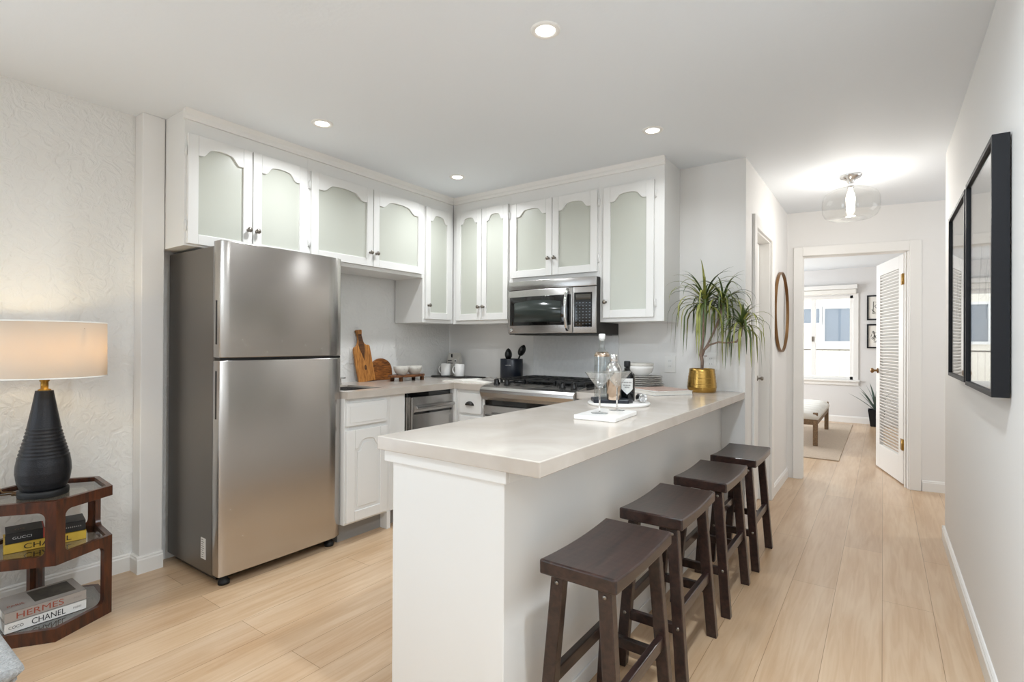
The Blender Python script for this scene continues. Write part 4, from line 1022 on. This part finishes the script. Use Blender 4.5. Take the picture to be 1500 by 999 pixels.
def guc(T, cv, h, L, depth):
    build('cover_emblem', text_mb('GG', T @ Vector((-.05, -L*.12, h)), T.to_3x3() @ Vector((0, 1, 0)), T.to_3x3() @ Vector((-1, 0, 0)), .022, .03, .0006), M['goldtext'], cv)
    build('red_edge', MB().box(-depth+.002, L/2-.0005, .001, -.001, L/2+.005, h-.001, T=T), M['bkred'], cv)
book('black book with silver spine letters and red end, left one on the yellow book', -2.874, .538, .652, .3727, .043, .12, -.17, M['bkblack'],
     [('GUCCI', .44, .010, .058, M['silvertext'])], extra=guc)
book('plain black book, right one of the two on the yellow book', -2.855, .680, .79, .3727, .043, .12, -.17, M['bkblack'],
     [('... ........', .5, .006, .08, M['greytext'])])
# lamp
lc = (-2.885, .656, .5602)
lc = (-2.885, .656, .5502)
lm = thing('table_lamp', 'charcoal ceramic table lamp with a wide drum shade on the side table', 'lamp', lc)
build('base', MB().lathe([(.001, 0), (.082, 0), (.084, .003), (.084, .024), (.081, .027), (.001, .027)], lc, 44), M['matte'], lm)
body = [(.060, .027)]
key = [(0, .074), (.03, .086), (.07, .0915), (.10, .090), (.13, .085), (.16, .078), (.20, .0675), (.245, .0575), (.33, .0425), (.40, .031), (.408, .030)]
def interp(z):
    for (a, ra), (b, rb_) in zip(key, key[1:]):
        if a <= z <= b: return ra+(rb_-ra)*(z-a)/(b-a)
    return key[-1][1]
n = 170
for i in range(n+1):
    z = .408*i/n; r = interp(z)
    if .13 < z < .255: r += .0016*math.sin((z-.13)*2*PI/.0145)
    elif z <= .13: r += .0006*math.sin(z*2*PI/.0055)
    body.append((r, .030+z))
body += [(.02, .439), (.001, .439)]
build('ceramic_body', MB().lathe(body, lc, 56), M['lampcer'], lm)
build('neck', MB().lathe([(.022, .437), (.022, .443), (.013, .446), (.013, .475), (.017, .478), (.017, .52), (.001, .52)], lc, 24), M['brass'], lm)
build('bulb', MB().lathe([(.014, .52), (.015, .535), (.03, .565), (.031, .59), (.02, .615), (.001, .62)], lc, 24), M['bulb'], lm)
m = bpy.data.materials.new('linen_shade'); m.use_nodes = True; N = NT(m); N.n.remove(N.n['Principled BSDF'])
df = N.add('ShaderNodeBsdfDiffuse'); df.inputs[0].default_value = lin('#e4dfd6'); tl = N.add('ShaderNodeBsdfTranslucent'); tl.inputs[0].default_value = lin('#e8cfa6')
mx = N.add('ShaderNodeMixShader'); mx.inputs[0].default_value = .42; N.link(df.outputs[0], mx.inputs[1]); N.link(tl.outputs[0], mx.inputs[2]); N.link(mx.outputs[0], N.n['Material Output'].inputs[0])
tcn = N.add('ShaderNodeTexCoord'); mpn = N.add('ShaderNodeMapping'); mpn.inputs['Scale'].default_value = (30, 30, 260); nn_ = N.add('ShaderNodeTexNoise'); nn_.inputs['Scale'].default_value = 4
bun = N.add('ShaderNodeBump'); bun.inputs['Strength'].default_value = .25; bun.inputs['Distance'].default_value = .002
N.link(tcn.outputs['Object'], mpn.inputs[0]); N.link(mpn.outputs[0], nn_.inputs['Vector']); N.link(nn_.outputs[0], bun.inputs['Height']); N.link(bun.outputs[0], df.inputs['Normal'])
shd = build('lamp_shade', MB().lathe([(.210, .496), (.2085, .728), (.2070, .728), (.2085, .496), (.210, .496)], lc, 72, cap=False), m, lm)
build('shade_rim', MB().lathe([(.2108, .495), (.2108, .500), (.2080, .500), (.2080, .495), (.2108, .495)], lc, 72, cap=False), M['linen'], shd)
build('shade_rim', MB().lathe([(.2092, .724), (.2092, .729), (.2065, .729), (.2065, .724), (.2092, .724)], lc, 72, cap=False), M['linen'], shd)
sp_ = MB()
for k in range(3):
    a = 2*PI*k/3+.4; sp_.cyl((lc[0]+.015*math.cos(a), lc[1]+.015*math.sin(a), lc[2]+.50), (lc[0]+.208*math.cos(a), lc[1]+.208*math.sin(a), lc[2]+.70), .0022, n=6)
build('shade_spider', sp_, M['brass'], lm)
cdp = [(lc[0]-.07, lc[1]-.04, .556), (lc[0]-.1, lc[1]-.08, .5535), (lc[0]-.12, lc[1]-.06, .5535), (lc[0]-.15, lc[1]-.10, .556), (lc[0]-.2, lc[1]-.1, .566), (-3.15, .53, .56), (-3.17, .52, .4), (-3.18, .5, .1), (-3.18, .5, .03)]
build('power_cord', MB().tube(cdp, .003, 6), M['bronze'], lm)
ll = bpy.data.lights.new('table_lamp_light', 'POINT'); ll.energy = 2.3; ll.color = (1, .78, .42); ll.shadow_soft_size = .035
lo_ = bpy.data.objects.new('table_lamp_light', ll); COL.objects.link(lo_); lo_.location = (lc[0]+.03, lc[1]+.02, lc[2]+.63)

# grey folded throw on an ottoman, bottom left corner
ot = thing('ottoman', 'low grey upholstered ottoman mostly outside the frame at bottom left', 'ottoman', (-2.0, .05, 0))
build('cushion', MB().box(-2.36, -.22, .10, -1.625, .305, .404), M['boucle'], ot, bevel=.03, seg=4)
for x in (-2.3, -1.69):
    for y in (-.16, .25): build('leg', MB().cyl((x, y, 0), (x, y, .11), .018, .024, 14), M['walnut'], ot)
thw = thing('throw_blanket', 'folded grey knitted throw at the bottom left corner of the picture', 'blanket', (-1.95, .1, .392))
def fold(z0, z1, xr, yb, name, seed):
    n, k = 40, 16; vs = []; fs = []; r = random.Random(seed); zc_ = (z0+z1)/2; hh = (z1-z0)/2
    ph_ = [r.uniform(0, 6) for _ in range(4)]
    for i in range(n+1):
        y = -.24+(yb+.24)*i/n
        e = 1-min(1, max(0, (y-(yb-.03))/.03))**2*.55
        for j in range(k):
            a = PI*(j/(k-1)-.5)
            wv = .006*math.sin(9*y+ph_[0])+.004*math.sin(31*y+ph_[1])
            vs.append((xr+wv-hh+hh*math.cos(a)-(1-e)*.02, y, zc_+hh*e*math.sin(a)+.003*math.sin(14*y+ph_[2])))
        vs.append((-2.34, y, zc_+hh*e)); vs.append((-2.34, y, zc_-hh*e))
    K = k+2
    for i in range(n):
        for j in range(K): fs.append((i*K+j, i*K+(j+1) % K, (i+1)*K+(j+1) % K, (i+1)*K+j))
    fs.append(tuple(range(K))); fs.append(tuple(n*K+j for j in range(K)))
    return build(name, MB().add(vs, fs, True), M['boucle'], thw)
fold(.408, .434, -1.608, .325, 'lower_fold', 1); fold(.434, .460, -1.60, .335, 'upper_fold', 2)

# ------------------------------------------------------------------ bedroom
tag(build('area_rug', MB().box(-2.8, 6.33, 0, -.365, 9.3, .012), M['rug'], bevel=.004), 'beige flat rug under the bench in the bedroom', 'rug')
bn = thing('bench', 'cream cushioned bench with grey oak legs on the bedroom rug', 'bench', (-.9, 7.8, .012))
bx0, bx1, by0, by1 = -1.12, -.615, 7.05, 8.58
build('seat_rail', MB().box(bx0+.01, by0+.01, .255, bx1-.01, by1-.01, .325), M['oakleg'], bn, bevel=.004)
cu_ = MB(); nseg = 6; vs = []; fs = []
steps = 10*nseg; prof_n = 9
for i in range(steps+1):
    v = i/steps; y = by0+(by1-by0)*v; s_ = abs(math.sin(PI*nseg*v)); zt_ = .385+.03*min(1, s_*1.6)
    ring = [(bx0, .32), (bx0-.004, .36), (bx0+.03, zt_-.008), (bx0+.1, zt_), ((bx0+bx1)/2, zt_+.008), (bx1-.1, zt_), (bx1-.03, zt_-.008), (bx1+.004, .36), (bx1, .32)]
    vs += [(x, y, z) for x, z in ring]
k = 9
for i in range(steps):
    for j in range(k): fs.append((i*k+j, i*k+(j+1) % k, (i+1)*k+(j+1) % k, (i+1)*k+j))
fs += [tuple(range(k)), tuple(steps*k+j for j in range(k))]
build('channel_cushion', cu_.add(vs, fs, True), M['linen'], bn)
ch = MB()
for i in range(1, nseg): y = by0+(by1-by0)*i/nseg; ch.box(bx0+.03, y-.006, .383, bx1-.02, y+.006, .3875)
build('channel_seam', ch, M['greytext'], bn)
for x in (bx0+.03, bx1-.03):
    for y in (by0+.03, by1-.03): build('leg', MB().obar((x, y, .012), (x, y, .40 if x > -.8 else .33), .05, .05), M['oakleg'], bn, bevel=.005)
def small_frame(x0, x1, z0, z1, lab, seed):
    t = thing('framed_print', lab, 'picture', ((x0+x1)/2, YF, z0), 'small framed sketches in the bedroom'); f = .022; y = YF-.028
    build('frame', MB().box(x0, y, z0, x0+f, YF-.002, z1).box(x1-f, y, z0, x1, YF-.002, z1).box(x0+f, y, z0, x1-f, YF-.002, z0+f).box(x0+f, y, z1-f, x1-f, YF-.002, z1), M['frameblk'], t)
    p = build('print', MB().box(x0+f, y+.012, z0+f, x1-f, YF-.002, z1-f), M['paper'], t)
    r = random.Random(seed); mb = MB()
    for i in range(6):
        a = [(x0+f+.03+r.random()*(x1-x0-.12), y+.0115, z0+.07+r.random()*(z1-z0-.15)) for _ in range(3)]; mb.tube(a, .004, 4)
    build('sketch', mb, M['blacktext'], p)
small_frame(-.20, .06, 1.575, 1.952, 'small black framed sketch in the bedroom, upper one of two', 4)
small_frame(-.20, .06, 1.15, 1.516, 'small black framed sketch in the bedroom, lower one of two', 9)
ac = (-.075, 9.40, 0)
ag = thing('potted_plant', 'dark pot with a spiky agave on the bedroom floor behind the louvered door', 'plant', ac)
build('pot', MB().prism([(-.07, -.07), (.07, -.07), (.07, .07), (-.07, .07)], 'z', 0, .01, T=Matrix.Translation(ac)).add(
    [(ac[0]+a*s_, ac[1]+b*s_, z) for s_, z in ((.075, .005), (.105, .25), (.095, .25), (.09, .22)) for a, b in ((-1, -1), (1, -1), (1, 1), (-1, 1))],
    [(r*4+i, r*4+(i+1) % 4, r*4+4+(i+1) % 4, r*4+4+i) for r in range(3) for i in range(4)]+[(12, 13, 14, 15), (0, 1, 2, 3)]), M['frameblk'], ag, bevel=.006)
mb = MB(); r = random.Random(2)
for i in range(26):
    u = i/26; el = 1.45-.75*u+r.uniform(-.1, .1); az = i*2.39996
    strap_leaf(mb, (ac[0], ac[1], .22), az, el, .42*r.uniform(.8, 1.1)*(1 if math.sin(az) < .3 else .45), .35, .022, lim=9.57)
build('leaves', mb, M['agave'], ag)

# ------------------------------------------------------------------ outside the bedroom window
YN = 12.6
nb = thing('neighbor_house', 'cream stucco house with blue windows outside the bedroom window', 'building', (-1.5, YN+1, -3))
build('facade', MB().box(-6, YN, -3, 3.5, YN+2.5, 5.2), M['stucco'], nb)
def nwin(x0, x1, z0, z1):
    f = MB().box(x0-.05, YN-.04, z0-.05, x0, YN, z1+.05).box(x1, YN-.04, z0-.05, x1+.05, YN, z1+.05).box(x0, YN-.04, z0-.05, x1, YN, z0).box(x0, YN-.04, z1, x1, YN, z1+.05)
    w_ = build('house_window', f, M['trim'], nb); build('pane', MB().box(x0, YN-.012, z0, x1, YN-.004, z1), M['nbglass'], w_)
nwin(-.985, -.50, 1.272, 1.945); nwin(-1.75, -1.075, 1.655, 1.95)
build('balcony_slab', MB().box(-3.2, YN-.55, -.1, 1.6, YN, .1), M['nbfascia'], nb)
rl = thing('railing', 'thin metal balcony railing on the house outside', 'railing', (-.8, YN-.5, .1))
build('top_rail', MB().box(-3.0, YN-.52, 1.085, 1.2, YN-.48, 1.115), M['nickel'], rl)
build('bottom_rail', MB().box(-3.0, YN-.515, .16, 1.2, YN-.485, .185), M['nickel'], rl)
for i in range(44): x = -3.0+i*.096; build('baluster', MB().box(x-.004, YN-.504, .1, x+.004, YN-.496, 1.09), M['nbrail'], rl)
